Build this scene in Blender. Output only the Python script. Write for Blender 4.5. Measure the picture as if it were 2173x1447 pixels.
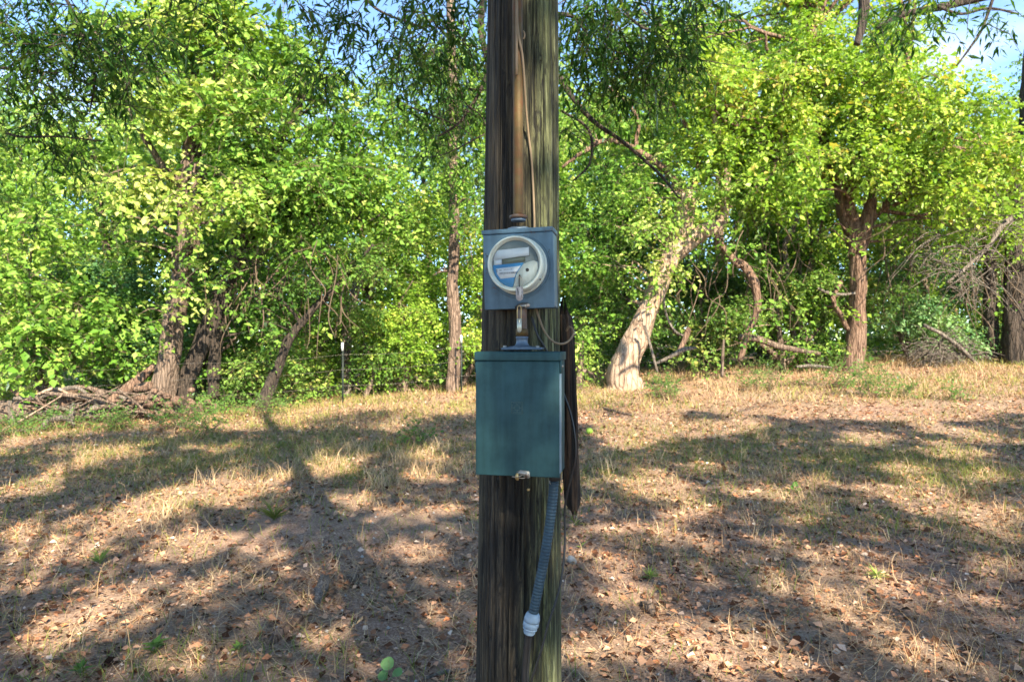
import bpy, math, random
import numpy as np
from mathutils import Matrix, Vector
rng = np.random.default_rng(7); random.seed(7)
R = math.radians; PI = math.pi
for o in list(bpy.data.objects): bpy.data.objects.remove(o)
SC = bpy.context.scene
C = bpy.data.collections.new('place'); SC.collection.children.link(C)

# ------------------------------------------------------------ camera, sky, sun, exposure
F = 1449.0; CX = 1086.5; CY = 723.5; EYE = 1.60
cam = bpy.data.cameras.new('camera'); co = bpy.data.objects.new('camera', cam); C.objects.link(co)
co.location = (0, 0, EYE); co.rotation_euler = (R(90), 0, 0)
cam.lens = 24.0; cam.sensor_width = 36.0; cam.clip_start = .05; cam.clip_end = 600
cam.dof.use_dof = True; cam.dof.focus_distance = 1.95; cam.dof.aperture_fstop = 7.0
SC.camera = co
SUN_EL = 38.0; SUN_AZ = 24.0            # height, and degrees to the right of straight behind the camera
S = np.array([math.sin(R(SUN_AZ))*math.cos(R(SUN_EL)), -math.cos(R(SUN_AZ))*math.cos(R(SUN_EL)), math.sin(R(SUN_EL))])
world = bpy.data.worlds.new('World'); SC.world = world; world.use_nodes = True
wn = world.node_tree.nodes; wl = world.node_tree.links; wn.clear()
sky = wn.new('ShaderNodeTexSky'); sky.sky_type = 'NISHITA'; sky.sun_disc = False
sky.sun_elevation = R(SUN_EL); sky.sun_rotation = R(180-SUN_AZ); sky.air_density = 1.0; sky.altitude = 3000; sky.dust_density = .05; sky.ozone_density = 5.0
tc = wn.new('ShaderNodeTexCoord'); mp = wn.new('ShaderNodeMapping'); mp.inputs['Scale'].default_value = (1.0, 1.0, 3.2)
nz = wn.new('ShaderNodeTexNoise'); nz.inputs['Scale'].default_value = 2.6; nz.inputs['Detail'].default_value = 7; nz.inputs['Roughness'].default_value = .6
cr = wn.new('ShaderNodeMapRange'); cr.inputs[1].default_value = .48; cr.inputs[2].default_value = .78; cr.inputs[4].default_value = .40
mx = wn.new('ShaderNodeMix'); mx.data_type = 'RGBA'; mx.inputs[7].default_value = (4.6, 4.9, 5.4, 1)
bg = wn.new('ShaderNodeBackground'); bg.inputs['Strength'].default_value = .15; wo = wn.new('ShaderNodeOutputWorld')
wl.new(tc.outputs['Generated'], mp.inputs['Vector']); wl.new(mp.outputs[0], nz.inputs['Vector']); wl.new(nz.outputs['Fac'], cr.inputs[0])
wl.new(cr.outputs[0], mx.inputs[0]); wl.new(sky.outputs[0], mx.inputs[6]); wl.new(mx.outputs[2], bg.inputs['Color']); wl.new(bg.outputs[0], wo.inputs[0])
sl = bpy.data.lights.new('sun', 'SUN'); sl.energy = 4.9; sl.angle = R(.53); sl.color = (1, .92, .80)
so = bpy.data.objects.new('sun', sl); C.objects.link(so)
so.rotation_euler = Vector(S).to_track_quat('Z', 'Y').to_euler(); so.location = (0, 0, 20)
SC.view_settings.view_transform = 'Standard'; SC.view_settings.look = 'None'
SC.view_settings.exposure = 1.96; SC.view_settings.gamma = 1.0; SC.view_settings.use_curve_mapping = False
SC.view_settings.use_white_balance = True; SC.view_settings.white_balance_temperature = 7300; SC.view_settings.white_balance_tint = 5
SC.render.engine = 'CYCLES'
cy = SC.cycles; cy.use_denoising = True; cy.max_bounces = 6; cy.diffuse_bounces = 4; cy.glossy_bounces = 2
cy.transmission_bounces = 4; cy.transparent_max_bounces = 8; cy.caustics_reflective = False; cy.caustics_refractive = False
cy.sample_clamp_indirect = 6.0

# ------------------------------------------------------------ helpers
_T = rng.random((64, 64, 64)).astype(np.float32)
def vn(x, y, z=0.0):
    x, y, z = np.broadcast_arrays(np.asarray(x, float), np.asarray(y, float), np.asarray(z, float))
    xi, yi, zi = np.floor(x).astype(int), np.floor(y).astype(int), np.floor(z).astype(int)
    fx, fy, fz = x-xi, y-yi, z-zi
    fx, fy, fz = fx*fx*(3-2*fx), fy*fy*(3-2*fy), fz*fz*(3-2*fz)
    def g(a, b, c): return _T[(xi+a) & 63, (yi+b) & 63, (zi+c) & 63]
    a = g(0,0,0)*(1-fx)+g(1,0,0)*fx; b = g(0,1,0)*(1-fx)+g(1,1,0)*fx
    c = g(0,0,1)*(1-fx)+g(1,0,1)*fx; d = g(0,1,1)*(1-fx)+g(1,1,1)*fx
    return (a*(1-fy)+b*fy)*(1-fz)+(c*(1-fy)+d*fy)*fz
def fbm(x, y, z=0.0, o=4):
    s = 0; a = .5
    for k in range(o): s = s+a*vn(np.asarray(x)*2**k+7.1*k, np.asarray(y)*2**k+3.3*k, np.asarray(z)*2**k); a *= .5
    return s
def P(x, y, Y): return np.array([(x-CX)/F*Y, Y, EYE-(y-CY)/F*Y])
def gz(X, Y):
    X = np.asarray(X, float); Y = np.asarray(Y, float)
    t = np.clip((Y-2)/12, 0, 1)
    far = np.clip((Y-16)/10, 0, 1)
    Xc = 9.5*np.tanh(X/9.5)
    h = .044*np.clip(Y-2, -6, 15) + .066*Xc*t + .02*np.clip(Y-2, -8, 0)
    h = h - np.clip(Y-14.5, 0, 8)*.05*np.clip((1.5-X)/5, 0, 1)
    h = h + .10*(fbm(X*.35+9, Y*.35+4, 0, 3)-.44) + .035*(fbm(X*1.7, Y*1.7, 3, 3)-.44) + .012*(vn(X*7, Y*7, 5)-.5)
    return h
def PG(x, y):
    Y = 8.0
    for _ in range(40):
        X = (x-CX)/F*Y; t = EYE-gz(X, Y); Yn = t*F/max(y-CY, 8); Y = .6*Y+.4*float(np.clip(Yn, 1, 60))
    return np.array([(x-CX)/F*Y, Y, float(gz((x-CX)/F*Y, Y))])
def norm(v): return v/np.maximum(np.linalg.norm(v, axis=-1, keepdims=True), 1e-9)
def meta(o, label=None, cat=None, group=None, kind=None):
    if label: o['label'] = label
    if cat: o['category'] = cat
    if group: o['group'] = group
    if kind: o['kind'] = kind
    return o
def thing(name, label, cat, loc=(0,0,0), rot=(0,0,0), group=None):
    o = bpy.data.objects.new(name, None); C.objects.link(o); o.empty_display_size = .1
    o.location = [float(c) for c in loc]; o.rotation_euler = rot
    return meta(o, label, cat, group)
def mesh(name, V, faces, mat, parent=None, world=False, smooth=False, attrs=None, flat=None):
    """faces: list of int arrays, each (n, k); joined in order"""
    V = np.asarray(V, np.float32)
    if parent is not None and world: V = V-np.array(parent.location, np.float32)
    me = bpy.data.meshes.new(name); me.vertices.add(len(V)); me.vertices.foreach_set('co', V.ravel())
    if not isinstance(faces, (list, tuple)): faces = [faces]
    faces = [np.asarray(f, np.int32) for f in faces if len(f)]
    loops = np.concatenate([f.ravel() for f in faces]); cnt = np.concatenate([np.full(len(f), f.shape[1], np.int32) for f in faces])
    st = np.concatenate([[0], np.cumsum(cnt)[:-1]]).astype(np.int32)
    me.loops.add(len(loops)); me.loops.foreach_set('vertex_index', loops)
    me.polygons.add(len(cnt)); me.polygons.foreach_set('loop_start', st); me.polygons.foreach_set('loop_total', cnt)
    if smooth: me.polygons.foreach_set('use_smooth', np.ones(len(cnt), bool))
    me.update(calc_edges=True)
    for k, v in (attrs or {}).items():
        a = me.attributes.new(k, 'FLOAT', 'POINT'); a.data.foreach_set('value', np.asarray(v, np.float32))
    me.materials.append(mat)
    o = bpy.data.objects.new(name, me); C.objects.link(o)
    if parent is not None: o.parent = parent
    return o
class MB:
    def __init__(s): s.V = []; s.Q = []; s.T = []; s.n = 0; s.A = []
    def add(s, V, Q=None, T=None, a=0.5):
        V = np.asarray(V, float)
        s.V.append(V); s.A.append(np.full(len(V), a) if np.isscalar(a) else a)
        if Q is not None and len(Q): s.Q.append(np.asarray(Q)+s.n)
        if T is not None and len(T): s.T.append(np.asarray(T)+s.n)
        s.n += len(V)
    def build(s, name, mat, parent=None, world=False, smooth=False):
        f = []
        if s.Q: f.append(np.concatenate(s.Q))
        if s.T: f.append(np.concatenate(s.T))
        return mesh(name, np.concatenate(s.V), f, mat, parent, world, smooth, {'tint': np.concatenate(s.A)})
def spline(pts, n):
    pts = np.asarray(pts, float); m = len(pts)
    if m < 3: 
        t = np.linspace(0, 1, n)[:, None]; return pts[0]*(1-t)+pts[-1]*t
    p = np.vstack([2*pts[0]-pts[1], pts, 2*pts[-1]-pts[-2]])
    u = np.linspace(0, m-1-1e-6, n); i = u.astype(int); t = (u-i)[:, None]
    a, b, c, d = p[i], p[i+1], p[i+2], p[i+3]
    return .5*((2*b)+(-a+c)*t+(2*a-5*b+4*c-d)*t*t+(-a+3*b-3*c+d)*t**3)
def tube(mb, pts, rad, n=8, seg=None, rough=0.0, rf=3.0, cap=True, a=.5, fine=None):
    """fine(theta, s) -> extra radius factor"""
    pts = np.asarray(pts, float); rad = np.asarray(rad, float)
    if rad.ndim == 0: rad = np.full(len(pts), float(rad))
    if seg:
        q = spline(np.hstack([pts, rad[:, None]]), seg); pts, rad = q[:, :3], np.maximum(q[:, 3], 1e-4)
    T = norm(np.gradient(pts, axis=0)); m = len(pts)
    ref = np.array([0, 1.0, 0]) if abs(T[0][1]) < .8 else np.array([1.0, 0, 0])
    N = np.zeros_like(T); v = ref
    for i in range(m):
        v = v-T[i]*np.dot(v, T[i]); v = v/np.linalg.norm(v); N[i] = v
    B = np.cross(T, N)
    th = np.linspace(0, 2*PI, n, endpoint=False)
    s = np.concatenate([[0], np.cumsum(np.linalg.norm(np.diff(pts, axis=0), axis=1))])
    rr = rad[:, None]*np.ones(n)
    if rough:
        k = rng.random()*50
        rr = rr*(1+rough*2*(fbm(np.cos(th)[None]*rf*.6+k, np.sin(th)[None]*rf*.6, s[:, None]*rf*.35/max(rad.max(), .02)*.1+s[:, None]*rf*.5, 3)-.44))
    if fine is not None: rr = rr*(1+fine(th[None], s[:, None]))
    V = pts[:, None]+rr[..., None]*(np.cos(th)[None, :, None]*N[:, None]+np.sin(th)[None, :, None]*B[:, None])
    i = np.arange(m-1)[:, None]*n; j = np.arange(n)[None]; j2 = (j+1) % n
    Q = np.stack([i+j, i+j2, i+n+j2, i+n+j], -1).reshape(-1, 4)
    V = V.reshape(-1, 3); Tt = None
    if cap:
        V = np.vstack([V, pts[0], pts[-1]]); c0 = m*n; c1 = c0+1; jj = np.arange(n); k2 = (jj+1) % n
        Tt = np.vstack([np.stack([k2, jj, np.full(n, c0)], 1), np.stack([(m-1)*n+jj, (m-1)*n+k2, np.full(n, c1)], 1)])
    mb.add(V, Q, Tt, a)
def box(mb, x0, x1, y0, y1, z0, z1, b=0.0):
    """box with chamfered edges (b)"""
    if b <= 0:
        V = np.array([(x, y, z) for x in (x0, x1) for y in (y0, y1) for z in (z0, z1)])
        mb.add(V, [(0,1,3,2),(4,6,7,5),(0,4,5,1),(2,3,7,6),(0,2,6,4),(1,5,7,3)]); return
    import bmesh
    bm = bmesh.new(); bmesh.ops.create_cube(bm, size=1)
    for v in bm.verts: v.co = ((x0+x1)/2+v.co.x*(x1-x0), (y0+y1)/2+v.co.y*(y1-y0), (z0+z1)/2+v.co.z*(z1-z0))
    bmesh.ops.bevel(bm, geom=list(bm.edges), offset=b, segments=2, affect='EDGES', profile=.5)
    bmesh.ops.triangulate(bm, faces=bm.faces[:]); bm.verts.index_update()
    mb.add([v.co[:] for v in bm.verts], None, [[v.index for v in f.verts] for f in bm.faces]); bm.free()
def lathe(mb, prof, axis='y', n=48, c=(0,0,0)):
    """prof: list of (r, h) along the axis"""
    th = np.linspace(0, 2*PI, n, endpoint=False); V = []
    for r, h in prof:
        a, b = r*np.cos(th), r*np.sin(th)
        V.append(np.stack({'y': [a, np.full(n, h), b], 'z': [a, b, np.full(n, h)]}[axis], 1))
    V = np.concatenate(V)+np.array(c); m = len(prof)
    i = np.arange(m-1)[:, None]*n; j = np.arange(n)[None]; j2 = (j+1) % n
    mb.add(V, np.stack([i+j, i+j2, i+n+j2, i+n+j], -1).reshape(-1, 4))
def prism(mb, outline, y0, y1):
    """outline in local x,z extruded along y"""
    o = np.asarray(outline, float); n = len(o)
    import bmesh
    bm = bmesh.new(); f = [bm.verts.new((x, y0, z)) for x, z in o]; b = [bm.verts.new((x, y1, z)) for x, z in o]
    bm.faces.new(f); bm.faces.new(b[::-1])
    for i in range(n): bm.faces.new((f[i], b[i], b[(i+1) % n], f[(i+1) % n]))
    bmesh.ops.triangulate(bm, faces=bm.faces[:]); bm.verts.index_update()
    mb.add([v.co[:] for v in bm.verts], None, [[v.index for v in g.verts] for g in bm.faces]); bm.free()

# ------------------------------------------------------------ materials
class NT:
    def __init__(s, name):
        s.m = bpy.data.materials.new(name); s.m.use_nodes = True; s.t = s.m.node_tree; s.t.nodes.clear()
        s.out = s.n('OutputMaterial')
    def n(s, typ, **kw):
        x = s.t.nodes.new('ShaderNode'+typ)
        for k, v in kw.items():
            if k[0] == 'i' and k[1:].isdigit(): x.inputs[int(k[1:])].default_value = v
            elif k in x.inputs: x.inputs[k].default_value = v
            else: setattr(x, k, v)
        return x
    def l(s, a, b): s.t.links.new(a, b)
    def ramp(s, fac, stops):
        r = s.n('ValToRGB'); e = r.color_ramp.elements
        while len(e) < len(stops): e.new(.5)
        for q, (p, c) in zip(e, stops): q.position = p; q.color = (*c, 1)
        s.l(fac, r.inputs[0]); return r.outputs[0]
    def noise(s, scale, detail=5, rough=.55, sc=(1,1,1), dist=0.0, obj=True):
        t = s.n('TexCoord'); m = s.n('Mapping'); m.inputs['Scale'].default_value = sc
        s.l(t.outputs['Object'], m.inputs[0]); x = s.n('TexNoise', Scale=scale, Detail=detail, Roughness=rough, Distortion=dist); s.l(m.outputs[0], x.inputs['Vector']); return x.outputs['Fac']
    def vor(s, scale, sc=(1,1,1), feature='F1'):
        t = s.n('TexCoord'); m = s.n('Mapping'); m.inputs['Scale'].default_value = sc
        s.l(t.outputs['Object'], m.inputs[0]); x = s.n('TexVoronoi', Scale=scale); x.feature = feature; s.l(m.outputs[0], x.inputs['Vector']); return x.outputs['Distance']
    def mix(s, fac, a, b, mode='MIX'):
        x = s.n('Mix'); x.data_type = 'RGBA'; x.blend_type = mode
        for i, v in ((0, fac), (6, a), (7, b)):
            if isinstance(v, (int, float)): x.inputs[i].default_value = v
            elif isinstance(v, tuple): x.inputs[i].default_value = (*v, 1)
            else: s.l(v, x.inputs[i])
        return x.outputs[2]
    def math(s, op, a, b=0.0):
        x = s.n('Math'); x.operation = op
        for i, v in ((0, a), (1, b)):
            if isinstance(v, (int, float)): x.inputs[i].default_value = v
            else: s.l(v, x.inputs[i])
        return x.outputs[0]
    def bump(s, h, strength=.5, dist=.01):
        b = s.n('Bump', Strength=strength, Distance=dist); s.l(h, b.inputs['Height']); return b.outputs[0]
    def pbr(s, color, rough=.6, metal=0.0, normal=None, **kw):
        b = s.n('BsdfPrincipled')
        for k, v in (('Base Color', color), ('Roughness', rough), ('Metallic', metal)):
            if isinstance(v, tuple): b.inputs[k].default_value = (*v, 1)
            elif isinstance(v, (int, float)): b.inputs[k].default_value = v
            else: s.l(v, b.inputs[k])
        for k, v in kw.items(): b.inputs[k.replace('_', ' ')].default_value = v
        if normal is not None: s.l(normal, b.inputs['Normal'])
        s.l(b.outputs[0], s.out.inputs[0]); return s.m
def leaf_mat(name, stops, trans=.42, gloss=.10, rough=.45, shift=1.25):
    t = NT(name); a = t.n('Attribute'); a.attribute_name = 'tint'
    col = t.ramp(a.outputs['Fac'], stops)
    d = t.n('BsdfDiffuse'); t.l(col, d.inputs[0]); tr = t.n('BsdfTranslucent')
    tc_ = t.mix(1.0, col, (shift, shift*1.05, .55), 'MULTIPLY'); t.l(tc_, tr.inputs[0])
    m = t.n('MixShader', i0=trans); t.l(d.outputs[0], m.inputs[1]); t.l(tr.outputs[0], m.inputs[2])
    g = t.n('BsdfGlossy', Roughness=rough); g.inputs[0].default_value = (.8, .85, .8, 1)
    fr = t.n('Fresnel', IOR=1.3); k = t.math('MULTIPLY', fr.outputs[0], gloss*4)
    m2 = t.n('MixShader'); t.l(k, m2.inputs[0]); t.l(m.outputs[0], m2.inputs[1]); t.l(g.outputs[0], m2.inputs[2]); t.l(m2.outputs[0], t.out.inputs[0])
    return t.m
M = {}
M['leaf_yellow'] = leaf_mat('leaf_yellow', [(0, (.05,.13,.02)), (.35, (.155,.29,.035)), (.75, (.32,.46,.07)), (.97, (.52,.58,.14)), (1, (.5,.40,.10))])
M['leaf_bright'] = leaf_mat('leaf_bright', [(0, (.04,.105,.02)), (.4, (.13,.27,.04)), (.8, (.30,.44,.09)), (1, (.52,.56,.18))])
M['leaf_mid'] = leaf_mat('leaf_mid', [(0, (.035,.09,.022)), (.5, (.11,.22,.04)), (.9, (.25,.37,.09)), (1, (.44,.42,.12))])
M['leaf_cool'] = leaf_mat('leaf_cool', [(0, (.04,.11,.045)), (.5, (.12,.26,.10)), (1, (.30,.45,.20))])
M['leaf_oak'] = leaf_mat('leaf_oak', [(0, (.018,.055,.014)), (.6, (.05,.12,.025)), (1, (.16,.23,.05))], trans=.42, gloss=.03)
M['weed'] = leaf_mat('weed', [(0, (.05,.12,.03)), (.6, (.11,.22,.05)), (1, (.2,.3,.08))])
M['green_grass'] = leaf_mat('green_grass', [(0, (.07,.11,.025)), (.5, (.16,.20,.05)), (1, (.34,.30,.10))], trans=.3, gloss=.02)
M['dry_grass'] = leaf_mat('dry_grass', [(0, (.20,.105,.05)), (.5, (.43,.28,.16)), (1, (.68,.50,.32))], trans=.25, gloss=.02, shift=1.0)
M['litter'] = leaf_mat('litter', [(0, (.03,.014,.009)), (.28, (.14,.062,.036)), (.55, (.35,.175,.105)), (.82, (.58,.34,.22)), (.92, (.50,.18,.08)), (1, (.66,.54,.45))], trans=.12, gloss=.03, shift=1.0)

def bark(name, dark, mid, light, sc=(14,14,2.2), moss=None):
    t = NT(name); n1 = t.noise(1.0, 8, .65, sc); n2 = t.noise(3.0, 3, .5); v = t.vor(1.0, (sc[0]*1.3, sc[1]*1.3, sc[2]*.9), 'DISTANCE_TO_EDGE')
    vv = t.math('MINIMUM', t.math('ADD', t.math('MULTIPLY', v, 3.0), .62), 1.0)
    h = t.math('MULTIPLY', n1, vv)
    c = t.ramp(h, [(.24, dark), (.38, mid), (.54, light)])
    c = t.mix(t.math('MULTIPLY', n2, .5), c, mid)
    return t.pbr(c, .9, 0, t.bump(h, 1.0, .10))
M['bark_brown'] = bark('bark_brown', (.018,.011,.008), (.105,.068,.048), (.26,.185,.14))
M['bark_pine'] = bark('bark_pine', (.02,.012,.009), (.11,.07,.05), (.26,.18,.135), (11,11,3.0))
M['bark_pale'] = bark('bark_pale', (.07,.035,.024), (.29,.195,.135), (.44,.32,.235), (8,8,2.2))
M['bark_red'] = bark('bark_red', (.022,.012,.008), (.13,.07,.045), (.27,.17,.12))
M['bark_dark'] = bark('bark_dark', (.007,.005,.004), (.028,.019,.014), (.085,.06,.045))
M['deadwood'] = bark('deadwood', (.04,.03,.024), (.14,.11,.088), (.27,.225,.185), (20,20,4))
M['bark_grey'] = bark('bark_grey', (.02,.016,.015), (.13,.115,.11), (.30,.28,.27), (60,60,60))
M['twig'] = NT('twig').pbr((.11,.075,.05), .9)

def ground_mat():
    t = NT('ground_dirt'); n1 = t.noise(.9, 6, .6); n2 = t.noise(9, 8, .7); n3 = t.noise(60, 4, .7)
    c = t.ramp(n2, [(.3, (.085,.042,.028)), (.5, (.24,.135,.092)), (.68, (.40,.265,.185))])
    c2 = t.ramp(n3, [(.38, (.09,.048,.032)), (.52, (.30,.18,.125)), (.64, (.55,.42,.32))])
    c = t.mix(.5, c, c2)
    f = t.ramp(n1, [(.42, (0,0,0)), (.6, (1,1,1))])
    c = t.mix(t.math('MULTIPLY', f, .45), c, (.20,.15,.10))
    h = t.math('ADD', t.math('MULTIPLY', n2, .6), t.math('MULTIPLY', n3, .4))
    return t.pbr(c, .95, 0, t.bump(h, .8, .05))
M['ground'] = ground_mat()

def wood_mat():
    t = NT('weathered_pole_wood')
    f1 = t.noise(1.0, 10, .8, (70, 70, 4.0), .6); f2 = t.noise(1.0, 6, .65, (230, 230, 9)); big = t.noise(1.0, 4, .6, (9, 9, 1.3), .5)
    ln = t.math('ABSOLUTE', t.math('SUBTRACT', t.noise(1.0, 5, .6, (34, 34, .9), .4), .5)); gr = t.math('MINIMUM', t.math('MULTIPLY', ln, 26.0), 1.0)      # drying cracks
    sp_ = t.noise(1.0, 4, .6, (55, 55, 14)); nick = t.ramp(sp_, [(.60, (1,1,1)), (.68, (.12,.10,.08))])
    c = t.ramp(f1, [(.38, (.007,.005,.0035)), (.47, (.038,.026,.014)), (.54, (.095,.068,.040)), (.66, (.22,.175,.12))])
    # green algae, stronger on the right hand face
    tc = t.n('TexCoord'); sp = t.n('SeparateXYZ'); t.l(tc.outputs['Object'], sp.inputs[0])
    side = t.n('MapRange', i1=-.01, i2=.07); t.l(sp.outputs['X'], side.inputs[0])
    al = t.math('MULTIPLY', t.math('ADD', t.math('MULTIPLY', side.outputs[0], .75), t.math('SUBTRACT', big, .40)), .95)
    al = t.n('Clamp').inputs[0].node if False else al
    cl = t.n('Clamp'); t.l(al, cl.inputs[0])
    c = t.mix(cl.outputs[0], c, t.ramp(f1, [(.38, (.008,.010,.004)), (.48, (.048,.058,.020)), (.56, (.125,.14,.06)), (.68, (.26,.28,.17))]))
    dk = t.n('MapRange', i1=-.01, i2=.05, i3=.50, i4=1.12); t.l(sp.outputs['X'], dk.inputs[0]); c = t.mix(1.0, c, dk.outputs[0], 'MULTIPLY')      # wood colour darker on the left face
    stain = t.ramp(t.noise(1.0, 5, .6, (22, 22, 2.2), .8), [(.30, (.22,.20,.18)), (.47, (1,1,1))])
    c = t.mix(.8, c, stain, 'MULTIPLY'); c = t.mix(.85, c, nick, 'MULTIPLY'); c = t.mix(1.0, c, t.ramp(gr, [(0, (.10,.09,.08)), (.5, (1,1,1))]), 'MULTIPLY')
    # pit attribute: rot
    a = t.n('Attribute'); a.attribute_name = 'tint'
    c = t.mix(a.outputs['Fac'], c, (.006,.005,.004))
    h = t.math('ADD', t.math('ADD', t.math('MULTIPLY', f1, .7), t.math('MULTIPLY', f2, .3)), t.math('MULTIPLY', gr, .8))
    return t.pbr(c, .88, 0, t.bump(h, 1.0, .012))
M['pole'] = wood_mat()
def split_mat():
    t = NT('split_wood'); f = t.noise(1.0, 8, .7, (90, 90, 3)); h = f
    c = t.ramp(f, [(.42, (.003,.002,.0015)), (.52, (.022,.012,.007)), (.62, (.11,.062,.034))])
    return t.pbr(c, .9, 0, t.bump(h, 1.0, .03))
M['split'] = split_mat()
def paint(name, col, rough=.50, dirt=.25, rust=.0, metal=.0, spec=.3):
    t = NT(name); n = t.noise(14, 6, .65); s_ = t.noise(1.0, 5, .6, (40, 40, 4)); f = t.noise(180, 2, .5)
    d = t.ramp(t.math('MULTIPLY', t.math('ADD', n, s_), .5), [(.38, (1,1,1)), (.60, (1-dirt,)*3)])
    c = t.mix(1.0, col, d, 'MULTIPLY')
    if rust: c = t.mix(t.math('MULTIPLY', t.ramp(t.noise(26, 7, .7), [(.62-rust*.3, (0,0,0)), (.66, (1,1,1))]), .85), c, (.10,.035,.012))
    r = t.ramp(n, [(.3, (rough-.08,)*3), (.7, (rough+.15,)*3)])
    return t.pbr(c, r, metal, t.bump(f, .06, .002), Specular_IOR_Level=spec)
M['box_teal'] = paint('teal_green_enamel', (.020,.066,.076), .55, .36, spec=.2)
M['box_side_lit'] = paint('sky_lit_enamel', (.16,.24,.29), .4, .25)  # light from sky and sun on the right side strips, put into the colour
M['box_blue'] = paint('blue_grey_enamel', (.078,.145,.200), .5, .38, .05, spec=.25)
M['cream'] = paint('aged_cream_plastic', (.52,.58,.52), .32, .22)
M['cast'] = paint('cast_grey_metal', (.12,.17,.23), .42, .35, 0, .35)
M['zinc'] = paint('zinc_plate', (.30,.30,.28), .38, .3, .05, .6)
M['brass'] = paint('old_brass', (.42,.30,.14), .4, .3, 0, .6)
M['rust'] = paint('rusty_steel', (.105,.068,.020), .55, .55, .55, .1)
M['rust_pipe'] = paint('rust_streaked_pipe', (.12,.10,.085), .55, .45, .55, .2)
M['black'] = NT('black_rubber').pbr((.010,.010,.011), .5)
M['dark'] = NT('dark_slot').pbr((.012,.013,.014), .6)
M['tan'] = paint('tan_cable_jacket', (.20,.145,.09), .55, .3)
M['flex'] = paint('grey_blue_flexible_plastic', (.026,.058,.083), .5, .4)
M['fitting'] = paint('pale_blue_grey_plastic', (.20,.28,.36), .4, .15)
M['label_white'] = paint('label_white', (.62,.66,.68), .4, .1)
M['label_blue'] = paint('label_blue', (.03,.24,.50), .35, .1)
M['print'] = NT('black_print').pbr((.02,.02,.025), .5)
M['lcd'] = paint('lcd_olive', (.13,.15,.09), .25, .3)
M['shade_grey'] = paint('meter_inside_grey', (.20,.24,.22), .4, .3)
M['flap'] = paint('frosted_strip', (.62,.70,.72), .35, .15)
M['tag'] = paint('clear_grey_tag', (.42,.41,.42), .25, .4)
M['vial'] = paint('pale_lock_capsule', (.40,.42,.36), .18, .2, 0, .3)
M['wire'] = NT('galvanised_wire').pbr((.30,.27,.24), .5, .6)
M['post_green'] = paint('dark_green_steel', (.020,.030,.026), .5, .3)
M['post_tip'] = paint('white_post_tip', (.62,.66,.66), .5, .2)
M['fruit'] = paint('lime_green_fruit', (.22,.36,.05), .6, .25)
M['stone'] = paint('pale_stone', (.42,.39,.36), .8, .4)
def glass_mat():
    t = NT('clear_cover'); tr = t.n('BsdfTransparent'); g = t.n('BsdfGlossy', Roughness=.06); f = t.n('Fresnel', IOR=1.28)
    m = t.n('MixShader'); t.l(f.outputs[0], m.inputs[0]); t.l(tr.outputs[0], m.inputs[1]); t.l(g.outputs[0], m.inputs[2]); t.l(m.outputs[0], t.out.inputs[0]); return t.m
M['glass'] = glass_mat()

# ------------------------------------------------------------ ground
def axis(a, b, fine0, fine1, step, grow):
    xs = list(np.arange(fine0, fine1, step)); s = step; x = fine1
    while x < b: xs.append(x); s *= grow; x += s
    xs.append(b); s = step; x = fine0; lo = []
    while x > a: s *= grow; x -= s; lo.append(max(x, a))
    return np.array(sorted(set(np.round(lo+xs, 5))))
gx = axis(-150, 150, -8, 8, .095, 1.10); gy = axis(-60, 220, 2.5, 15, .085, 1.10)
GX, GY = np.meshgrid(gx, gy); nx = len(gx)
i = np.arange(len(gy)-1)[:, None]*nx; j = np.arange(nx-1)[None]
g = mesh('ground', np.stack([GX, GY, gz(GX, GY)], -1).reshape(-1, 3), np.stack([i+j, i+j+1, i+nx+j+1, i+nx+j], -1).reshape(-1, 4), M['ground'], smooth=True)
meta(g, kind='structure')

# ------------------------------------------------------------ leaves
def leaf_geo(mb, pos, d, nrm, L, W, tint, quads=True, curl=0.0):
    """pointed leaves; pos base, d direction, nrm normal. quads: 2 folded quads, else 1 rhombus"""
    d = norm(d); nrm = norm(nrm-d*np.sum(nrm*d, -1, keepdims=True)); s = np.cross(d, nrm)
    L = np.asarray(L)[:, None]; W = np.asarray(W)[:, None]; n = len(pos)
    if quads:
        up = nrm*W*.22; dr = nrm*L*curl
        V = np.stack([pos, pos+d*L*.38+s*W*.5+up, pos+d*L*.5-dr*.3, pos+d*L*.38-s*W*.5+up, pos+d*L-dr], 1).reshape(-1, 3)
        b = np.arange(n)[:, None]*5
        mb.add(V, None, np.concatenate([b+[0,1,2], b+[2,1,4], b+[0,2,3], b+[2,4,3]]), np.repeat(tint, 5))
    else:
        V = np.stack([pos, pos+d*L*.45+s*W*.55+nrm*W*.18, pos+d*L-nrm*L*.08, pos+d*L*.45-s*W*.55+nrm*W*.18], 1).reshape(-1, 3); b = np.arange(n)[:, None]*4
        mb.add(V, None, np.concatenate([b+[0,1,2], b+[0,2,3]]), np.repeat(tint, 4))
def rdir(n):
    return norm(rng.normal(size=(n, 3)))
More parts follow.
